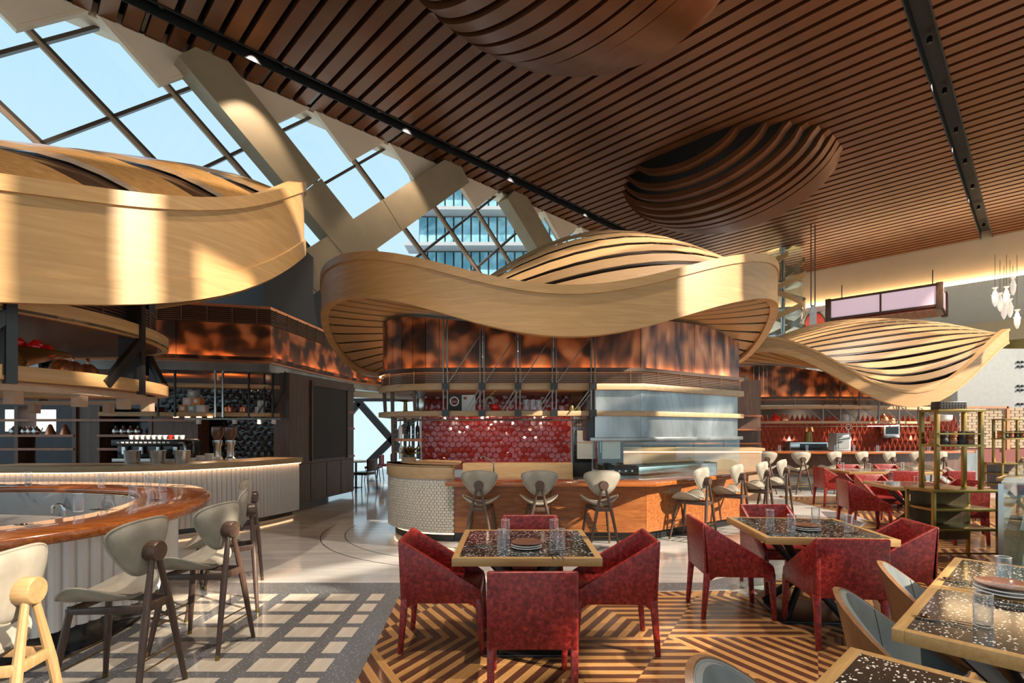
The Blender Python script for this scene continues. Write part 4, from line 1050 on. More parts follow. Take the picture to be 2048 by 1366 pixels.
def shell_at(px, py): return G(px, py, .83)
p1 = G(1700, 1172, .82)+Vector((.13, -.27, 0)); p2 = G(1775, 1122, .82)+Vector((.16, -.25, 0)); p3_ = G(1415, 1322, .82)+Vector((.20, -.20, 0))
sh = make_shell('oak shell chair with grey leather lining, at the near lower right table', 'grey lined shell chairs')
sh.location = (p1.x, p1.y, fz); sh.rotation_euler = (0, 0, face(.80, -.55))
dup(sh, (p2.x, p2.y, fz), face(.80, -.55), 'oak shell chair with grey leather lining, farther one touching a red chair', 'grey lined shell chairs')
dup(sh, (p3_.x, p3_.y, fz), face(.80, -.55), 'oak shell chair with grey lining cut by the bottom edge', 'grey lined shell chairs')
for i, (x, y) in enumerate(((8.1, 9.5), (8.75, 10.1), (9.5, 10.9))):
    dup(sh, (x, y, 0), face(.7, -.7), 'grey lined shell chair of the row seen through the brass stand, %s' % ('nearest', 'middle', 'farthest')[i], 'shell chairs behind the brass stand')
# ================================================================ TABLEWARE
tum = MB().lathe([(0, 0), (.031, 0), (.0335, .004), (.0345, .145), (.0325, .145), (.0310, .014), (0, .010)], 24).mesh('tumbler', M['glass'], angle=50)
tum_far = MB().lathe([(0, 0), (.032, 0), (.034, .14), (.031, .14), (.029, .01), (0, .01)], 10).mesh('tumbler', M['glass'])
rim_m = MB().tube([(.0335*math.cos(2*math.pi*k/20), .0335*math.sin(2*math.pi*k/20), .1445) for k in range(20)], .0011, 5, True).mesh('rim', M['rimglint'])
foot_m = MB().tube([(.0325*math.cos(2*math.pi*k/20), .0325*math.sin(2*math.pi*k/20), .006) for k in range(20)], .0018, 5, True).mesh('base_glint', M['rimglint'])
def tumbler(p, label, group, me=None, h=1.0):
    o = put(me or tum, 'tumbler', None, p, (0, 0, 0), (1, 1, h))
    put(rim_m, 'rim', o); put(foot_m, 'base_glint', o)  # rings carrying the painted glint at lip and foot
    return tag(o, label, 'glass', group)
zt_ = .7505+fz
T1g = 'glasses on the near square table'
for (px, py), lb_ in (((1003, 1100), 'front left clear tumbler on the near square table'), ((1011, 1076), 'rear left clear tumbler on the near square table'), ((1108, 1076), 'rear right clear tumbler on the near square table'), ((1121, 1099), 'front right clear tumbler on the near square table')):
    tumbler(G(px, py, zt_), lb_, T1g)
T2g = 'glasses on the second square table'
for (px, py), lb_ in (((1540, 1052), 'leftmost clear tumbler on the second square table'), ((1583, 1064), 'clear tumbler left of the plates on the second table'), ((1631, 1047), 'clear tumbler behind the plates on the second table'), ((1698, 1065), 'rightmost clear tumbler on the second square table')):
    tumbler(G(px, py, zt_), lb_, T2g)
tumbler(G(1966, 1253, zt_), 'large clear tumbler on the lower right table, nearest us', 'glasses on the lower right tables')
tumbler(G(2007, 1166, zt_), 'clear tumbler at the right edge behind the black plates', 'glasses on the lower right tables')
zb_ = .95
LBg = 'glasses on the oval bar'
for (px, py), lb_ in (((157, 1024), 'largest clear tumbler on the oval bar beside the tap'), ((266, 1003), 'clear tumbler right of centre on the oval bar'), ((296, 975), 'tall clear tumbler behind on the right of the oval bar'), ((325, 983), 'clear tumbler nearest the tip of the oval bar'), ((202, 971), 'clear tumbler at the rear of the oval bar'), ((56, 968), 'clear tumbler at the rear left of the oval bar')):
    tumbler(G(px, py, zb_), lb_, LBg, h=1.02)
for i, px in enumerate((1494, 1520, 1559, 1614, 1671, 1708, 1755, 1857)):
    Y = 14.3; tumbler((XX(px, Y), Y, 1.04), 'clear tumbler on the far bar counter, %s from the left' % ('first', 'second', 'third', 'fourth', 'fifth', 'sixth', 'seventh', 'eighth')[i], 'glasses on the far bar counter', tum_far, 1.05)
for px, py, w_ in ((1782, 962, 'leftmost'), (1832, 972, 'front middle'), (1889, 972, 'rightmost'), (1840, 966, 'rear middle')): tumbler(G(px, py, zt_), w_+' clear tumbler on the table by the brass stand', 'glasses on the table by the brass stand', tum_far)
for px, py, w_ in ((1685, 939, 'left'), (1738, 940, 'middle'), (1805, 938, 'right')): tumbler(G(px, py, zt_), w_+' clear tumbler on the wide table before the far bar', 'glasses on the table before the far bar', tum_far)
# plates
plw = MB().lathe([(0, .0), (.07, 0), (.105, .010), (.112, .014), (.110, .018), (.09, .012), (0, .010)], 36).mesh('plate', M['dish'], angle=60)
plb = MB().lathe([(0, .0), (.07, 0), (.105, .010), (.112, .014), (.110, .018), (.09, .012), (0, .010)], 36).mesh('plate', M['dishtop'], angle=60)
for base, nm_, sc in ((G(1053, 1096, zt_), 'near square table', 1.0), (G(1613, 1060, zt_), 'second square table', 1.0), (G(2012, 1188, zt_), 'lower right table', 1.15)):
    for k, (me, w) in enumerate(((plw, 'bottom white plate'), (plw, 'middle white plate'), (plb, 'topmost brown glazed plate'))):
        o = put(me, 'plate', None, (base.x, base.y, zt_+k*.0155*sc), (0, 0, 0), (sc, sc, sc)); tag(o, '%s of the stack on the %s' % (w, nm_), 'plate', 'plate stacks')
# cutlery
def fork_mb(kind):
    mb = MB(); mb.bar((0, -.10, .004), (0, .02, .007), .009, .003, w2=.005).bar((0, .02, .007), (0, .045, .005), .005, .003, w2=.018)
    if kind == 'fork':
        mb.bar((0, .045, .005), (0, .06, .004), .022, .003, w2=.022)
        for i in (-1.5, -.5, .5, 1.5): mb.bar((i*.0055, .06, .004), (i*.0055, .10, .007), .0032, .002)
    elif kind == 'knife': mb.bar((0, .045, .005), (0, .11, .004), .016, .002, w2=.006)
    else: mb.lathe([(0, .001), (.012, .003), (.019, .007), (.02, .009), (.017, .009), (.011, .005), (0, .003)], 14, (0, .068, 0))
    return mb
cut = {k: fork_mb(k).mesh(k, M['cutlery'], angle=40) for k in ('fork', 'knife', 'spoon')}
def setting(p, rz, where, group):
    for i, k in enumerate(('fork', 'knife', 'spoon')):
        dx = (i-1)*.026; a = rz+(i-1)*.12
        o = put(cut[k], k, None, (p.x+dx*math.cos(rz), p.y+dx*math.sin(rz), p.z+.001), (0, 0, a)); tag(o, 'steel %s %s' % (k, where), k, group)
for (px, py, z, rz, wh) in ((960, 1092, zt_, 1.5, 'left of the glasses on the near square table'), (1152, 1075, zt_, 1.35, 'right of the glasses on the near square table'), (1112, 1112, zt_, .1, 'at the front of the near square table'),
                            (1555, 1068, zt_, 1.2, 'front left on the second square table'), (1668, 1046, zt_, 1.6, 'behind the plates on the second square table'), (1728, 1070, zt_, .6, 'front right on the second square table'), (1505, 1042, zt_, -.3, 'far left on the second square table'),
                            (1885, 1243, zt_, .9, 'on the near lower right table'), (1925, 1165, zt_, .9, 'on the farther right edge table'),
                            (55, 1052, zb_, 1.3, 'nearest the left edge on the oval bar'), (205, 1021, zb_, 1.4, 'right of the largest glass on the oval bar'), (322, 1001, zb_, 1.4, 'before the glasses near the oval bar tip'), (355, 973, zb_, 1.5, 'at the tip of the oval bar')):
    setting(G(px, py, z), rz, wh, 'cutlery')
# ================================================================ SMALL THINGS ON AND AROUND THE BARS
def lathe_thing(name, label, cat, prof, mat, loc, n=18, group=None, extra=()):
    o = MB().lathe(prof, n).build(name, M[mat], None, loc, angle=45); tag(o, label, cat, group)
    for nm, pr, mt, z in extra: MB().lathe(pr, n).build(nm, M[mt], o, (0, 0, z), angle=45)
    return o
# --- middle island: glass guards, cooking range, fridge, tap
gz0, gz1 = .885, 1.433
gp = [(1.27, 7.72), (1.94, 7.72), (2.95, 8.42), (3.62, 8.89), (4.02, 9.17)]
for i in range(len(gp)-1):
    MB().ribbon([gp[i], (gp[i+1][0]-.012, gp[i+1][1]-.008)], gz0, gz1, .010).build('glass_guard', M['guard'], ISL, smooth=False)
MB().ribbon([(1.27, 8.3), (1.27, 7.72)], gz0, gz1, .01).build('glass_guard', M['guard'], ISL, smooth=False)
rg_ = thing('cooking_range', 'stainless griddle range behind the island glass', 'range', (0, 0, .0))
MB().ribbon([(1.55, 8.25), (1.95, 8.2), (3.7, 9.42)], .845, 1.02, .5).build('body', M['steelbright'], rg_, bevel=.006)
MB().boxz(1.50, 1.98, 8.12, 8.2, .90, 1.06).build('front_box', M['darksteel'], rg_, bevel=.006)
MB().ribbon([(1.6, 8.35), (1.97, 8.3), (3.6, 9.45)], 1.02, 1.04, .3).build('griddle_plate', M['darksteel'], rg_, smooth=False)
for i in range(4): MB().lathe([(0, 0), (.02, 0), (.018, .02), (0, .02)], 10).build('knob', M['steelbright'], rg_, (1.57+.1*i, 8.12, .97)).rotation_euler = (R(90), 0, 0)
fr_ = thing('glass_door_fridge', 'black framed glass door fridge beside the red tiles', 'fridge', (1.56, 9.38, 0))
MB().boxz(-.46, .46, .05, .6, 0, 1.92).build('cabinet', M['darksteel'], fr_, bevel=.006)
for s in (-1, 1):
    d = MB().boxz(s*.225-.215, s*.225+.215, 0, .05, 1.03, 1.78)
    d.build('door', M['blackgloss'], fr_, bevel=.004)
    MB().boxz(s*.225-.165, s*.225+.165, -.008, 0, 1.09, 1.72).build('glass', M['whiteglass'], fr_, smooth=False)
    MB().boxz(s*.225-.16, s*.225+.16, -.014, -.006, 1.38, 1.395).build('rack', M['copperpot'], fr_, smooth=False)
    MB().bar((s*.03, -.03, 1.2), (s*.03, -.03, 1.6), .012, .012).build('handle', M['steelbright'], fr_)
tp = MB().tube(catmull([(0, 0, 0), (0, 0, .17), (-.03, 0, .23), (-.15, 0, .30), (-.19, 0, .31), (-.20, 0, .27)], 5, False), .012, 8).build('bar_tap', M['steelbright'], None, (XX(988, 8.3), 8.2, .885)); tag(tp, 'slender chrome tap behind the leftmost island stool', 'tap')
MB().lathe([(0, 0), (.03, 0), (.025, .06), (0, .06)], 10).build('tap_base', M['darksteel'], tp, (0, 0, 0))
# things on the island shelf
zs = 1.896
lathe_thing('pewter_vase', 'pewter vase holding whisks at the left end of the island shelf', 'vase', [(0, 0), (.07, 0), (.09, .06), (.085, .16), (.075, .2), (.068, .2), (.08, .1), (0, .02)], 'steelbright', (XX(842, 8.15), 8.12, zs))
for i in range(9):
    pass
va = bpy.data.objects['pewter_vase']
for i in range(8):
    a = i*.8; MB().tube([(.02*math.cos(a), .02*math.sin(a), .1), (.05*math.cos(a), .03*math.sin(a), .26), (.10*math.cos(a), .05*math.sin(a), .36)], .007, 5).build('whisk', M['truss'], va)
lathe_thing('cake_stand', 'flat metal cake stand at the far left of the island shelf', 'stand', [(0, 0), (.08, 0), (.035, .03), (.03, .17), (.14, .19), (.15, .205), (0, .2)], 'brass', (XX(812, 8.6), 8.55, zs))
bk_ = thing('open_cookbook', 'open cookbook showing a soup photo standing on the island shelf', 'book', (XX(923, 7.98), 8.02, zs))
for s, m_ in ((-1, 'blackpanel'), (1, 'paper')):
    pg = MB().extr([(0, 0, 0), (s*.215, -.07, 0), (s*.215, -.07, .25), (0, 0, .25)], None, (0, .02, 0)).build('page', M[m_], bk_, smooth=False, fix=True)
sb = MB().lathe([(0, .0), (.075, 0), (.07, .004), (0, .004)], 20).build('soup_picture', M['dish'], bk_, (-.11, -.041, .15)); sb.rotation_euler = (R(90), 0, R(18))
sb = MB().lathe([(0, .004), (.055, .004), (.05, .007), (0, .007)], 20).build('soup_picture', M['tile'], bk_, (-.11, -.041, .15)); sb.rotation_euler = (R(90), 0, R(18))
MB().extr([(.03, -.016, .18), (.08, -.033, .18), (.08, -.033, .22), (.03, -.016, .22)], None, (0, -.003, 0)).build('small_picture', M['front'], bk_, smooth=False)
rv = thing('ring_vase', 'grey ring shaped vase with yellow sprig on the island shelf', 'vase', (XX(979, 7.98), 8.0, zs))
MB().tube([(.065*math.cos(2*math.pi*k/18), 0, .12+.095*math.sin(2*math.pi*k/18)) for k in range(18)], .022, 10, True).build('ring', M['velvet'], rv)
MB().lathe([(0, 0), (.04, 0), (.03, .03), (0, .03)], 12).build('foot', M['velvet'], rv)
for i in range(6): MB().lathe([(0, 0), (.014, .008), (.012, .02), (0, .024)], 8).build('blossom', M['yellow'], rv, (.02+.022*i*.8, 0, .23+.016*i+.01*(i % 2)))
MB().tube([(0, 0, .21), (.06, 0, .27), (.12, 0, .33)], .004, 5).build('twig', M['liner'], rv)
lathe_thing('ceramic_tomato', 'shiny red tomato on the island shelf beside the ring vase', 'tomato', [(0, .004), (.03, 0), (.06, .03), (.066, .06), (.05, .10), (.02, .112), (0, .105)], 'tomato', (XX(990, 7.95), 7.95, zs))
for i in range(3): lathe_thing('glass_jug', 'clear glass jug, %s of three on the island shelf' % ('left', 'middle', 'right')[i], 'jug', [(0, 0), (.05, 0), (.055, .02), (.05, .16), (.056, .18), (.052, .18), (.045, .02), (0, .012)], 'glass', (XX(1052+13*i, 8.0), 8.05, zs), group='jugs on the island shelf')
for i, px in enumerate((1124, 1143, 1159)): lathe_thing('brass_jar', 'small %s jar at the right of the island shelf' % ('round glass', 'left brass', 'right brass')[i], 'jar', [(0, 0), (.045, 0), (.05, .04), (.04, .085), (0, .09)], 'glass' if i == 0 else 'brass', (XX(px, 8.0), 8.05, zs))
wg = MB().lathe([(0, 0), (.035, 0), (.034, -.003), (.006, -.008), (.005, -.07), (.03, -.10), (.042, -.15), (.036, -.20), (.033, -.20), (.039, -.15), (.0, -.09)], 12).mesh('wine_glass', M['glass'])
for i in range(5):
    for j in range(2):
        o = put(wg, 'wine_glass', None, (1.0+.045*i+.02*j, 8.25+.25*j, 1.80)); tag(o, 'wine glass hanging upside down under the right of the island shelf', 'glass', 'hanging wine glasses')
# golden spiky ornament on the mosaic drum end
sp_ = thing('golden_agave', 'golden spiky leaf ornament on the curved drum end', 'ornament', (XX(818, 8.45), 8.45, 1.10))
MB().boxz(-.1, .1, -.1, .1, 0, .07).build('plinth', M['oakpale'], sp_)
for r_, n_, el in ((.20, 10, .25), (.18, 9, .65), (.14, 7, 1.1)):
    for k in range(n_):
        a = 2*math.pi*k/n_+r_*9; d = Vector((math.cos(a)*math.cos(el), math.sin(a)*math.cos(el), math.sin(el))); p = Vector((0, 0, .10))
        MB().bar(p, p+d*r_*.55, .05, .016, w2=.06, h2=.012).bar(p+d*r_*.55, p+d*r_*1.15, .06, .012, w2=.004, h2=.004).build('leaf', M['brass'], sp_)
# slotted posts with bottles left of the tiles
bs = thing('bottle_rack', 'tall rack of dark perforated posts beside the red tile wall', 'rack', (0, 0, 0))
for px in (793, 812, 828):
    x = XX(px, 9.3); MB().boxz(x-.025, x+.025, 9.2, 9.24, .98, 1.82).build('post', M['darksteel'], bs, smooth=False)
    for k in range(8): MB().boxz(x-.006, x+.006, 9.195, 9.2, 1.02+k*.1, 1.032+k*.1).build('peg_hole', M['whitecool'], bs, smooth=False)
MB().boxz(XX(788, 9.25), XX(846, 9.25), 9.1, 9.3, 1.41, 1.46).build('shelf', M['front'], bs, smooth=False)
for i, px in enumerate((802, 818, 836, 803, 820, 838)):
    lathe_thing('wine_bottle', 'wine bottle standing in the rack, %s' % (['upper left', 'upper middle', 'upper right', 'lower left', 'lower middle', 'lower right'][i]), 'bottle', [(0, 0), (.037, 0), (.038, .19), (.015, .24), (.014, .31), (0, .31)], 'blackgloss' if i % 3 else 'paper', (XX(px, 9.25), 9.2, 1.46 if i < 3 else 1.10), 12, 'bottles in the rack')
# --- kitchen seen behind the island
kb = struct(MB().boxz(1.0, 6.4, 13.4, 13.7, 0, 2.9).build('wall_kitchen', M['walnutdark'], smooth=False), 'dark wood wall behind the island')
for i in range(7): MB().boxz(1.2+i*.75, 1.2+i*.75+.05, 13.3, 13.4, 1.1, 2.6).build('upright', M['darksteel'], kb, smooth=False)
for z in (1.25, 1.6, 1.95): MB().boxz(1.1, 6.3, 13.15, 13.4, z, z+.04).build('shelf', M['front'], kb, smooth=False)
kc = thing('service_counter', 'pale service counter glimpsed behind the island glass', 'counter', (3.3, 12.2, 0))
MB().boxz(-2.1, 2.4, -.3, .3, 0, 1.14).build('body', M['mullion_tan'], kc, smooth=False)
MB().boxz(-2.15, 2.45, -.36, .36, 1.14, 1.20).build('top', M['oakpale'], kc, smooth=False)
MB().boxz(-2.1, 2.4, -.325, -.305, 1.10, 1.12).build('edge_light', M['led'], kc, smooth=False)
# --- coffee bar shelves and machines
csf = thing('coffee_shelf', 'two level oak shelf on dark rods above the coffee bar', 'shelf', (0, 0, 0))
cpth = [(XX(195, 9.6), 9.6), (XX(352, 9.75), 9.75), (XX(530, 10.15), 10.15), (XX(597, 10.7), 10.7)]
for z in (1.87, 2.42): MB().ribbon(cpth, z, z+.075, .4).build('shelf_board', M['oakpale'], csf, bevel=.004)
for px, m_ in ((315, 'darksteel'), (349, 'darksteel'), (430, 'steelbright'), (445, 'steelbright'), (497, 'darksteel'), (528, 'darksteel'), (545, 'darksteel'), (570, 'darksteel')):
    Y = 9.65+max(0, (px-350))*.0028; x = XX(px, Y)
    MB().boxz(x-.014, x+.014, Y, Y+.03, 1.85, 2.76).build('rod', M[m_], csf, smooth=False)
    if m_ == 'darksteel' and px > 490: MB().bar((x-.28, Y, 1.93), (x+.02, Y, 2.45), .02, .02).build('brace', M['darksteel'], csf, smooth=False)
MB().boxz(XX(370, 9.7), XX(560, 9.7), 9.68, 9.72, 1.80, 1.83).build('light_rail', M['truss'], csf, smooth=False)
for px in (398, 470, 520, 548): MB().boxz(XX(px, 9.7)-.03, XX(px, 9.7)+.03, 9.66, 9.72, 1.72, 1.80).build('spotlight', M['whitecool'], csf, smooth=False)
for px in (352, 375, 398, 420):
    MB().lathe([(0, 0), (.04, 0), (.05, .015), (0, .02)], 10).build('under_lamp', M['ledsoft'], csf, (XX(px, 9.9), 9.9, 1.845))
zsh = 1.945
boxc = {'g': plain('grey_card', (.34, .36, .34), .6), 'p': plain('pink_card', (.72, .50, .42), .6), 'o': plain('orange_card', (.62, .24, .06), .6), 'w': plain('white_card', (.72, .64, .55), .6)}
for i, (px, lv, c, lb_) in enumerate(((363, 0, 'o', 'lower left orange'), (381, 0, 'g', 'lower middle grey'), (399, 0, 'w', 'lower right cream'), (372, 1, 'p', 'upper left pink'), (390, 1, 'o', 'upper right orange'), (381, 2, 'g', 'topmost grey'))):
    o = MB().boxz(-.078, .078, -.078, .078, 0, .14).build('gift_box', boxc[c], None, (XX(px, 9.85), 9.95, zsh+lv*.1405), bevel=.004); tag(o, '%s gift box of the little pyramid on the coffee shelf' % lb_, 'box', 'gift box pyramid')
    MB().boxz(-.035, .035, -.082, -.077, .04, .105).build('sticker', M['paper'], o, smooth=False)
for i, px in enumerate((455, 484)):
    o = lathe_thing('cake_dish', 'covered glass dish, %s of two on the coffee shelf' % ('larger left', 'smaller right')[i], 'dish', [(0, 0), (.10-.02*i, 0), (.11-.02*i, .012), (.095-.02*i, .02), (.09-.02*i, .1), (.02, .12), (.015, .145), (0, .15)], 'copperpot', (XX(px, 10.1), 10.15, zsh))
for i, px in enumerate((512, 522, 517, 526)):
    lathe_thing('white_canister', 'white canister, %s' % ('lower left by the coffee shelf braces', 'lower right by the coffee shelf braces', 'upper left by the coffee shelf braces', 'upper right by the coffee shelf braces')[i], 'canister', [(0, 0), (.045, 0), (.045, .12), (0, .125)], 'dish', (XX(px, 10.2), 10.25, zsh+(.126 if i > 1 else 0)), 14, 'white canisters')
o = MB().extr([(-.10, 0, 0), (.10, 0, 0), (.10, .05, .17), (-.03, .05, .17)], None, (0, .02, 0)).build('table_card', M['ledsoft'], None, (XX(555, 10.4), 10.45, zsh), smooth=False, fix=True); tag(o, 'small lit menu card at the right of the coffee shelf', 'card')
cm = thing('coffee_machine', 'black and chrome espresso machine on the coffee bar', 'coffee machine', (XX(312, 8.75), 8.6, 1.09))
MB().boxz(-.58, .58, .05, .5, .05, .34).build('body', M['blackgloss'], cm, bevel=.02)
MB().boxz(-.60, .52, -.06, .5, .26, .36).build('top_panel', M['darksteel'], cm, bevel=.015)
for i in range(12): MB().boxz(-.5+i*.075, -.46+i*.075, -.068, -.06, .30, .325).build('button', M['paper'], cm, smooth=False)
MB().tube(catmull([(.5, -.04, .30), (.60, -.06, .30), (.63, -.07, .15), (.60, -.06, .02), (.52, -.05, .01)], 5, False), .018, 8).build('side_handle', M['steelbright'], cm)
for i in range(4): MB().lathe([(0, .12), (.035, .12), (.035, .24), (0, .26)], 10).build('group_head', M['steelbright'], cm, (-.42+i*.28, .0, 0))
MB().boxz(-.55, .5, -.1, .1, .0, .05).build('drip_tray', M['steelbright'], cm, smooth=False)
cup = MB().lathe([(0, 0), (.03, 0), (.042, .05), (.04, .07), (.036, .07), (0, .01)], 12)
cupm, cupr = cup.mesh('coffee_cup', M['dish']), cup.mesh('coffee_cup', M['redpaint'])
for i in range(10):
    o = put(cupr if i == 7 else cupm, 'coffee_cup', None, (cm.location.x-.45+i*.095, 8.8, 1.452))
    tag(o, 'red cup on top of the espresso machine' if i == 7 else 'white cup in the row on top of the espresso machine', 'cup', None if i == 7 else 'cups on the espresso machine')
for i, px in enumerate((260, 307, 352)):
    lathe_thing('steel_bucket', 'brushed steel bucket before the espresso machine, %s of three' % ('left', 'middle', 'right')[i], 'bucket', [(0, 0), (.095, 0), (.115, .19), (.118, .2), (.11, .2), (.09, .02), (0, .02)], 'steelbright', (XX(px, 8.0), 8.05+.05*i, 1.09), 24, 'steel buckets')
for i, px in enumerate((432, 458)):
    o = thing('coffee_grinder', 'chrome coffee grinder on the coffee bar, %s one' % ('left', 'right')[i], 'grinder', (XX(px, 9.0), 9.05, 1.09), 0, 'coffee grinders')
    MB().lathe([(0, 0), (.09, 0), (.09, .03), (.06, .06), (.055, .22), (.08, .28), (.08, .34), (0, .34)], 16).build('body', M['steelbright'], o)
    MB().lathe([(.05, .34), (.10, .44), (.10, .56), (.07, .58), (0, .58)], 16).build('hopper', M['dishtop'], o)
for i in range(4): lathe_thing('saucer_stack', 'stack of white saucers beside the grinders, %s' % ('lowest left', 'tall left', 'tall right', 'short right')[i], 'saucers', [(0, 0), (.06, 0), (.07, .06+.03*(i % 3)), (0, .06+.03*(i % 3))], 'dish', (XX(398+8*i, 8.8), 8.6+.13*i, 1.09), 14, 'saucer stacks')
# dark shelving at the far left with pots and glasses
bs2 = thing('back_shelving', 'dark wood shelving with pots behind the oval bar', 'shelving', (0, 0, 0))
Y = 10.8
for px in (-60, 32, 148, 195, 300, 392): MB().boxz(XX(px, Y)-.04, XX(px, Y)+.04, Y, Y+.4, 0, 2.1).build('upright', M['walnutdark'], bs2, smooth=False)
for a, b, py in ((-60, 148, 869), (195, 300, 869), (-60, 148, 896), (195, 300, 896), (-60, 392, 838), (-60, 392, 932)): MB().boxz(XX(a, Y), XX(b, Y), Y-.02, Y+.4, ZZ(py, Y)-.05, ZZ(py, Y)).build('shelf_board', M['front'], bs2, smooth=False)
MB().boxz(XX(148, Y), XX(195, Y), Y+.05, Y+.2, .5, 2.1).build('panel', M['walnutdark'], bs2, smooth=False)
MB().boxz(XX(300, Y), XX(392, Y), Y+.02, Y+.1, .5, 1.9).build('panel', M['walnutdark'], bs2, smooth=False)
for px in (-10, 55): MB().boxz(XX(px, Y)-.2, XX(px, Y)+.2, Y+.42, Y+.45, 1.58, 2.05).build('lit_window', glow('lit_pane', (.95, .93, .9), .9), bs2, smooth=False)
for i, px in enumerate((18, 40, 52, 64, 92, 122, 225, 240, 255, 270)):
    o = lathe_thing('teapot', 'small metal pot on the dark shelving, %s from the left' % ('first', 'second', 'third', 'fourth', 'fifth', 'sixth', 'seventh', 'eighth', 'ninth', 'tenth')[i], 'pot', [(0, 0), (.05, 0), (.08, .05), (.07, .11), (.03, .14), (.025, .17), (0, .18)] if i < 4 or i > 5 else [(0, 0), (.10, 0), (.095, .02), (.03, .2), (0, .22)], 'copperpot' if i in (4, 5) else 'steelbright', (XX(px, Y), Y+.1, ZZ(869, Y)), 14, 'pots on the dark shelving')
    if i < 4: MB().tube([(.07, 0, .05), (.11, 0, .08), (.13, 0, .14)], .01, 6).build('spout', M['steelbright'], o)
# things on the hanging ring shelf
for i, (px, Yc) in enumerate(((150, 4.75), (171, 4.9), (200, 5.1))):
    o = lathe_thing('copper_cloche', 'polished copper dome cover on the ring shelf, %s of three' % ('left', 'middle', 'right')[i], 'cloche', [(0, 0), (.10, 0), (.10, .05), (.085, .12), (.04, .165), (0, .175)], 'copperpot', (XX(px, Yc)-.12, Yc, 2.08), 20, 'copper cloches')
    MB().lathe([(.008, .17), (.008, .19), (.018, .205), (.008, .225), (0, .228)], 10).build('knob', M['copperpot'], o)
o = MB().boxz(-.09, .09, -.02, .02, 0, .26).build('menu_sign', M['charcoal'], None, (XX(238, 5.3), 5.4, 2.08), bevel=.004); tag(o, 'dark upright notice board on the ring shelf', 'sign')
lathe_thing('copper_tray', 'round copper tray at the right end of the ring shelf', 'tray', [(0, 0), (.18, 0), (.24, .03), (.235, .035), (.17, .012), (0, .01)], 'copperpot', (-4.06, 5.72, 2.08))
lathe_thing('copper_tin', 'small copper tin on the tray of the ring shelf', 'tin', [(0, 0), (.075, 0), (.075, .07), (.08, .075), (.08, .11), (0, .115)], 'copperpot', (-4.08, 5.72, 2.092))
gb = lathe_thing('golden_bowl', 'wide golden bowl heaped with red blossoms at the left edge', 'bowl', [(0, .0), (.08, 0), (.09, .05), (.20, .10), (.40, .17), (.39, .18), (.18, .12), (0, .10)], 'brass', (XX(20, 4.25)-.05, 4.3, 2.08), 28)
for i in range(22):
    a = i*2.4; r_ = .05*math.sqrt(i); MB().lathe([(0, 0), (.05, .02), (.055, .05), (.02, .085), (0, .08)], 7).build('blossom', M['tomato'], gb, (r_*math.cos(a)*1.3, r_*math.sin(a), .13+.03*(i % 3)), smooth=False)
lathe_thing('crystal_pot', 'small gold crystal pot under the golden bowl', 'pot', [(0, 0), (.06, 0), (.075, .04), (.05, .08), (.03, .12), (0, .13)], 'brass', (XX(28, 3.95), 3.95, 2.08), 9)
# sink tap inside the oval bar
tp2 = MB().tube(catmull([(0, 0, 0), (0, 0, .20), (-.03, 0, .25), (-.09, 0, .24), (-.10, 0, .18)], 5, False), .014, 8).build('sink_tap', M['steelbright'], None, (XX(128, 4.55), 4.55, .70)); tag(tp2, 'curved chrome tap inside the oval bar', 'tap')
o = MB().boxz(-.35, .35, -.2, .2, 0, .02).build('drain_board', M['blackgloss'], None, (XX(130, 4.5)+.1, 4.5, .70), bevel=.004); tag(o, 'dark rectangular sink cover inside the oval bar', 'sink')
# --- window side tables in the gap
wt_ = thing('window_table', 'small table by the far window left of the island', 'table', (XX(712, 14.6), 14.6, 0))
MB().lathe([(0, .72), (.42, .72), (.42, .75), (0, .75)], 24).build('top', M['whitecool'], wt_); MB().lathe([(.2, 0), (.03, .03), (.03, .72), (0, .72)], 14).build('pedestal', M['darksteel'], wt_)
def side_chair(label, loc, rz, mat):
    t = thing('side_chair', label, 'chair', loc, rz, 'chairs by the far window')
    MB().boxz(-.24, .24, -.22, .24, .40, .47).build('seat', M[mat], t, bevel=.02); MB().boxz(-.24, .24, -.27, -.21, .50, .82).build('backrest', M[mat], t, bevel=.025)
    for sx in (-1, 1):
        MB().bar((sx*.2, .2, .40), (sx*.23, .24, 0), .02, .02).build('leg', M['darksteel'], t); MB().bar((sx*.2, -.2, .52), (sx*.23, -.26, 0), .02, .02).build('leg', M['darksteel'], t)
side_chair('dark upholstered chair by the far window beside the walnut cabinets', (XX(733, 14.4), 14.2, 0), face(-1, .3), 'liner')
side_chair('nearer red chair by the far window left of the mosaic drum', (XX(748, 16.6), 16.6, 0), face(-1, 0), 'red')
side_chair('farther red chair by the far window left of the mosaic drum', (XX(764, 17.3), 17.6, 0), face(-1, -.2), 'red')
# --- far bar equipment
zf = 1.04
def boxthing(name, label, cat, px0, px1, py0, py1, Y, d, mat, bev=.02):
    o = thing(name, label, cat, (XX((px0+px1)/2, Y), Y, ZZ(py1, Y))); w = (px1-px0)*Y/F; h = (py1-py0)*Y/F
    MB().boxz(-w/2, w/2, 0, d, 0, h).build('body', M[mat], o, bevel=bev); return o, w, h
o, w, h = boxthing('smoker_oven', 'white smoker oven with a window in its door on the far bar', 'oven', 1673, 1702, 866, 901, 15.2, .4, 'whitecool')
MB().boxz(-w*.36, w*.36, -.01, 0, h*.12, h*.8).build('door_window', M['whiteglass'], o, smooth=False); MB().bar((-w*.45, -.03, h*.5), (-w*.1, -.03, h*.5), .02, .02).build('handle', M['darksteel'], o)
MB().tube([(w*.3+.08*math.cos(a), 0, h+.18+.08*math.sin(a)) for a in [k*math.pi/6 for k in range(12)]], .012, 6, True).build('wheel', M['steelbright'], o); MB().tube([(w*.3, .0, h), (w*.3, 0, h+.12)], .012, 6).build('wheel_post', M['steelbright'], o)
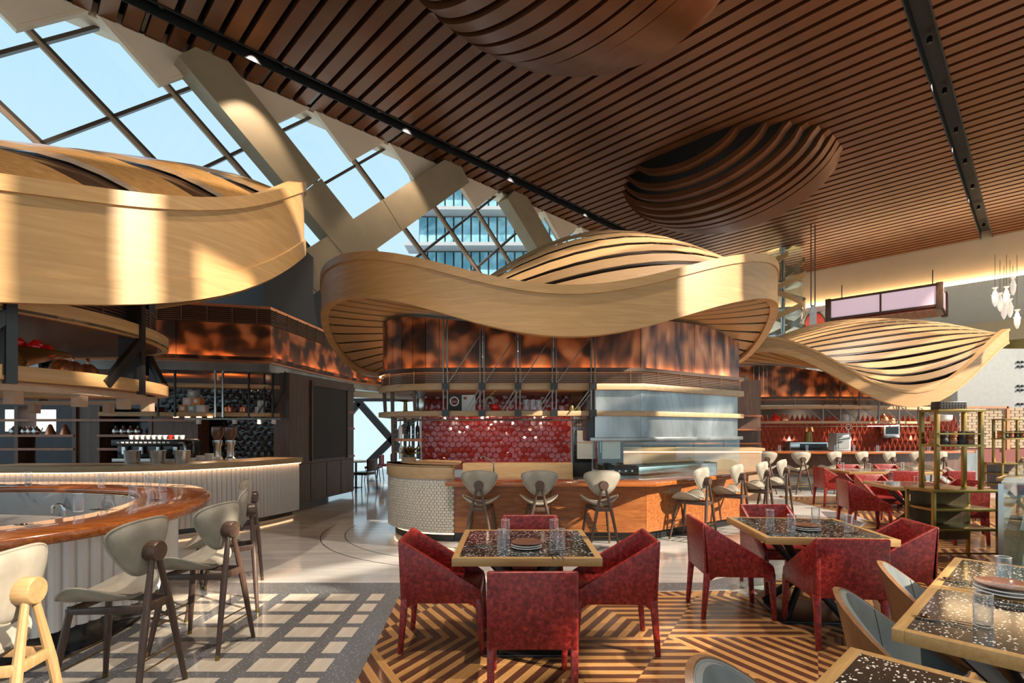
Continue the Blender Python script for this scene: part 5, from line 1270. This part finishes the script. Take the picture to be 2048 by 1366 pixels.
o, w, h = boxthing('serving_station', 'black and steel serving station left of the smoker oven', 'cabinet', 1581, 1657, 884, 901, 15.3, .5, 'steelbright')
MB().boxz(-w*.25, w*.45, -.02, 0, .02, h*.8).build('black_front', M['blackgloss'], o, smooth=False)
o, w, h = boxthing('wall_oven', 'steel wall oven set in the diamond tiles', 'oven', 1768, 1800, 850, 876, 16.7, .25, 'steelbright')
MB().boxz(-w*.4, w*.4, -.01, 0, h*.3, h*.85).build('door_window', M['blackgloss'], o, smooth=False)
o = lathe_thing('copper_lamp', 'copper shaded lamp on the far bar back counter', 'lamp', [(.10, 0), (.12, .02), (.09, .3), (.09, .32), (0, .32)], 'brass', (XX(1617, 16), 16, 1.25)); MB().lathe([(.16, .32), (.11, .48), (0, .48)], 16).build('shade', M['copperpot'], o)
for i, (px, mt, nm_) in enumerate(((1552, 'tomato', 'red'), (1569, 'copperpot', 'copper'), (1769, 'copperpot', 'left small copper'), (1783, 'copperpot', 'right small copper'))):
    o = lathe_thing('tagine_pot', '%s lidded tagine pot on the far bar shelf' % nm_, 'pot', [(0, 0), (.13, 0), (.14, .04), (.10, .12), (.03, .19), (.03, .22), (0, .23)], mt, (XX(px, 14.95), 15.0, 1.87), 16, 'tagine pots')
for i, px in enumerate((1690, 1702)):
    lathe_thing('spice_jar', 'lit spice jar on the far bar shelf, %s' % ('left', 'right')[i], 'jar', [(0, 0), (.10, 0), (.10, .16), (.06, .2), (0, .2)], 'dish', (XX(px, 15), 15.0, 1.87), 12, 'spice jars')
o = lathe_thing('plate_pile', 'pile of pale plates at the right end of the far bar shelf', 'plates', [(0, 0), (.2, 0), (.26, .05), (.27, .18), (0, .2)], 'dish', (XX(1882, 15.3), 15.3, 1.87), 18)
# --- brass stands
def brass_stand(label, loc, sc, group, boxes=True):
    t = thing('brass_stand', label, 'stand', loc, 0, group); W, D = .78*sc, .42
    for sx in (-1, 1):
        for y in (0, D):
            MB().boxz(sx*W/2-.018, sx*W/2+.018, y-.018, y+.018, 0, .86).build('leg', M['brass'], t, bevel=.003)
        for y in (.1, D-.08): MB().boxz(sx*(W/2-.12)-.022, sx*(W/2-.12)+.022, y-.022, y+.022, .88, 1.86).build('post', M['brass'], t, bevel=.003)
    MB().boxz(-W/2-.03, W/2+.03, -.03, D+.03, .85, .88).build('top', M['brass'], t, bevel=.003)
    for z, m_ in ((.62, 'brass'), (.38, 'walnutdark')):
        MB().boxz(-W/2, W/2, -.005, D, z, z+.03).build('shelf', M['brass'], t, bevel=.003)
    MB().boxz(-W/2+.03, W/2-.03, D-.03, D-.01, .2, .83).build('back_panel', M['walnutdark'], t, smooth=False)
    MB().boxz(-W/2, W/2, 0, .02, .10, .12).build('foot_rail', M['brass'], t, smooth=False)
    for z in (1.40, 1.83): MB().boxz(-W/2+.1, W/2-.1, .05, D-.04, z, z+.03).build('upper_shelf', M['brass'], t, bevel=.003)
    MB().boxz(-W/2+.1, W/2-.1, .04, .06, 1.55, 1.57).build('guard_rail', M['brass'], t, smooth=False)
    return t
bp = G(1932, 1123, 0); bp = Vector((XX(1932, 6.3), 6.3, 0))
brass_stand('tall brass serving stand with cups beside the glass case', bp, 1.0, 'brass serving stands')
brass_stand('farther brass serving stand at the right edge', (XX(2040, 11.5), 11.5, 0), 1.0, 'brass serving stands')
cpm = [MB().lathe([(0, 0), (.05, 0), (.055, .05), (.045, .075), (.055, .10), (.052, .16), (.045, .16), (.04, .02), (0, .015)], 16).mesh('tea_cup', M[m_]) for m_ in ('front', 'blackpanel')]
for i in range(5):
    o = put(cpm[i % 2], 'tea_cup', None, (bp.x-.22+.11*i, bp.y+.2, 1.43)); tag(o, '%s cup on the brass stand, %s of five' % (('brown', 'black')[i % 2], ('first', 'second', 'third', 'fourth', 'last')[i]), 'cup', 'cups on the brass stand')
for i in range(5):
    o = put(cpm[i % 2], 'tea_cup', None, (XX(2040, 11.5)-.25+.12*i, 11.7, 1.43)); tag(o, 'cup on the farther brass stand', 'cup', 'cups on the farther brass stand')
pb_ = thing('perforated_box', 'dark perforated box on top of the brass stand', 'box', (bp.x-.05, bp.y+.12, 1.86))
MB().boxz(-.17, .17, 0, .14, 0, .10).build('body', M['liner'], pb_, bevel=.01)
for i in range(9):
    for j in range(3): MB().boxz(-.155+.036*i, -.135+.036*i, -.004, 0, .015+.03*j, .03+.03*j).build('hole', M['black'], pb_, smooth=False)
# --- glass display case running to the right edge
gc = thing('glass_case', 'long waist high glass display case at the right edge', 'case', (3.66, 3.9, 0), R(44.4))
MB().boxz(0, 6.5, -.9, 0, .0, .12).build('plinth', M['darksteel'], gc, smooth=False)
for i in range(4):
    MB().boxz(i*1.6+.01, i*1.6+1.59, -.012, 0, .12, 1.2).build('glass_side', M['guard'], gc, smooth=False)
    MB().boxz(i*1.6+.01, i*1.6+1.59, -.88, 0, 1.2, 1.212).build('glass_top', M['guard'], gc, smooth=False)
MB().boxz(0, .012, -.9, 0, .12, 1.2).build('glass_end', M['guard'], gc, smooth=False)
MB().boxz(-.015, .015, -.015, .015, .12, 1.2).build('corner_post', M['steelbright'], gc, smooth=False)
for z in (.5, .85): MB().boxz(.05, 6.4, -.85, -.1, z, z+.01).build('glass_shelf', M['guard'], gc, smooth=False)
MB().boxz(.0, 6.5, -.88, -.86, .12, 1.2).build('back', M['whitecool'], gc, smooth=False)
# --- right background: brick wall, white glass wall, planters
bw_ = struct(MB().boxz(XX(1905, 19), XX(2200, 19), 19.5, 19.8, 0, 2.45).build('wall_brick', M['grout'], smooth=False), 'pale glazed brick wall with copper frame')
brk = MB().boxz(0, .30, -.04, .02, 0, .10).mesh('brick', M['brick'], bevel=.008, seg=1)
for r_ in range(14):
    for c in range(13): put(brk, 'brick', bw_, (XX(1905, 19)+.02+c*.32+(r_ % 2)*.15, 19.5, .95+r_*.107))
MB().boxz(XX(2035, 19), XX(2038, 19)+.06, 19.4, 19.5, .9, 2.5).build('copper_frame', M['copperpot'], bw_, smooth=False); MB().boxz(XX(1905, 19), XX(2038, 19), 19.4, 19.5, 2.42, 2.5).build('copper_frame', M['copperpot'], bw_, smooth=False)
wg_ = struct(MB().boxz(XX(1915, 21), XX(2300, 21), 21, 21.3, 2.4, 4.9).build('wall_white_glass', M['whiteglass'], smooth=False), 'white back painted glass wall with bolts')
for px in (2036, 2044):
    for py in (724, 733, 772, 780, 808): MB().lathe([(0, 0), (.05, 0), (.05, .05), (0, .06)], 10).build('bolt', M['darksteel'], wg_, (XX(px, 21), 21, ZZ(py, 21))).rotation_euler = (R(90), 0, 0)
dr = MB().lathe([(0, 4.9), (2.6, 4.9), (2.6, 5.0), (2.7, 5.05), (2.7, 5.7), (0, 5.7)], 40).build('brass_drum', M['brass'], None, (XX(2060, 25), 25, 0)); tag(dr, 'broad brass drum ceiling feature at the right edge', 'drum')
# --- high far things: glass lift stair, red lantern, oar lamp, fish lamps
st_ = thing('spiral_stair', 'glass stair tower wound with oak ribbons behind the canopies', 'stair', (XX(1566, 30), 30, 0))
MB().lathe([(1.0, 3.0), (1.0, CEIL-.05)], 32).build('glass_tube', M['guard'], st_)
for k in range(4):
    MB().lathe([(1.02, 5.4+1.5*k), (1.02, 5.5+1.5*k)], 32).build('glass_joint', M['steelbright'], st_)
for d_, ph in ((1, 0), (-1, 1.1), (1, 3.2)):
    pts_ = []; n = 90
    V = []; Fc = []
    for i in range(n+1):
        a = d_*(i/n*2*math.pi*2.2)+ph; z = 4.4+7.0*i/n
        for r_, dz in ((1.10, -.16), (1.10, .16), (1.15, .16), (1.15, -.16)): V.append((r_*math.cos(a), r_*math.sin(a), z+dz))
    for i in range(n):
        for q in range(4): Fc.append((i*4+q, i*4+(q+1) % 4, (i+1)*4+(q+1) % 4, (i+1)*4+q))
    MB().add(V, Fc).build('oak_ribbon', M['oak'], st_, fix=True, angle=40)
MB().lathe([(.12, 0), (.12, CEIL-.05)], 12).build('mast', M['steelbright'], st_)
ol = thing('oar_lamp', 'white oar shaped pendant hanging before the red doorway', 'lamp', (XX(1626, 26), 26, 0))
zA, zB, zC = ZZ(700, 26), ZZ(610, 26), ZZ(552, 26)
MB().boxz(-.17, .17, -.05, .05, zA-1.2, zB-.35).build('blade', M['whitecool'], ol, bevel=.04)
MB().add([(-.17, -.05, zB-.36), (.17, -.05, zB-.36), (.17, .05, zB-.36), (-.17, .05, zB-.36), (-.05, -.03, zB), (.05, -.03, zB), (.05, .03, zB), (-.05, .03, zB)], [(0, 3, 2, 1), (4, 5, 6, 7), (0, 1, 5, 4), (1, 2, 6, 5), (2, 3, 7, 6), (3, 0, 4, 7)]).build('shoulder', M['whitecool'], ol, smooth=False)
for s in (-1, 1): MB().boxz(s*.10-.02, s*.10+.02, -.02, .02, zB-.1, CEIL-.02).build('stem', M['walnutdark'], ol, smooth=False)
ln = thing('red_lantern', 'big rectangular lantern with pink panes and dark red frame hanging high', 'lantern', (XX(1770, 28), 28, ZZ(640, 28)), R(-44))
MB().boxz(-2.4, 2.4, -1.3, 1.3, .05, .15).build('bottom_panel', M['tile'], ln, smooth=False)
for i in range(12):
    for j in range(6): MB().boxz(-2.2+.37*i, -1.95+.37*i, -1.15+.38*j, -.9+.38*j, .02, .05).build('fretwork', M['copperpot'], ln, smooth=False)
for s in (-1, 1):
    MB().boxz(-2.3 if s < 0 else .03, -.03 if s < 0 else 2.3, -1.28, -1.24, .25, 1.15).build('pane', M['lanternpane'], ln, smooth=False)
    MB().boxz(s*2.4-.03, s*2.4+.03, -1.1, 1.1, .25, 1.15).build('pane', M['lanternpane'], ln, smooth=False)
    for y in (-1.28, 1.28): MB().boxz(s*2.38-.14, s*2.38+.14, y-.1, y+.1, 0, 1.3).build('corner_post', M['walnutdark'], ln, bevel=.03)
for z in (.12, 1.15): MB().boxz(-2.45, 2.45, -1.33, 1.33, z, z+.12).build('frame', M['walnutdark'], ln, smooth=False)
MB().boxz(-.04, .04, -1.32, -1.26, .2, 1.2).build('frame', M['walnutdark'], ln, smooth=False)
for sx in (-2, 2): MB().boxz(sx-.02, sx+.02, -.02, .02, 1.25, CEIL-ZZ(640, 28)-2.1).build('hanger', M['darksteel'], ln, smooth=False)
for i, (px, py) in enumerate(((1990, 596), (2000, 606), (2008, 622), (2013, 594), (2020, 618), (2026, 574), (2034, 640))):
    Yf = 24+.8*(i % 3); p = AT(px, py, Yf); f_ = thing('fish_lamp', 'white fish shaped pendant lamp, %s of seven from the left' % ('first', 'second', 'third', 'fourth', 'fifth', 'sixth', 'last')[i], 'lamp', p, 0, 'fish lamps')
    MB().lathe([(0, -.42), (.04, -.38), (.10, -.2), (.12, .02), (.08, .25), (.04, .38), (.12, .48), (0, .46)], 10).build('body', M['fishlamp'] if 'fishlamp' in M else M.setdefault('fishlamp', glow('fish_lamp_glass', (1, .90, .76), .30)), f_)
    for s in (-1, 1): MB().add([(s*.1, 0, .0), (s*.2, 0, .12), (s*.1, .03, .15), (s*.1, -.03, .15)], [(0, 1, 2), (0, 3, 1), (1, 3, 2)]).build('fin', M['fishlamp'], f_, smooth=False)
    MB().boxz(-.008, .008, -.008, .008, .45, 9.7-p.z).build('cord', M['brass'], f_, smooth=False)

hr = thing('roof_handrail', 'thin brown handrail with glass on the roof behind the left canopy', 'handrail', (0, 0, 0))
pr_ = [AT(170, 335, 10.5), AT(275, 336, 10.2), AT(385, 366, 10.6)]
MB().tube(pr_, .03, 6).build('rail', M['mullion_tan'], hr)
for a_, b_ in zip(pr_, pr_[1:]): MB().extr([a_-Vector((0, 0, .9)), b_-Vector((0, 0, .9)), b_, a_], None, (0, .012, 0)).build('glass_panel', M['pane'], hr, smooth=False)
for p_ in pr_: MB().boxz(p_.x-.015, p_.x+.015, p_.y-.015, p_.y+.015, p_.z-1.4, p_.z).build('post', M['darksteel'], hr, smooth=False)
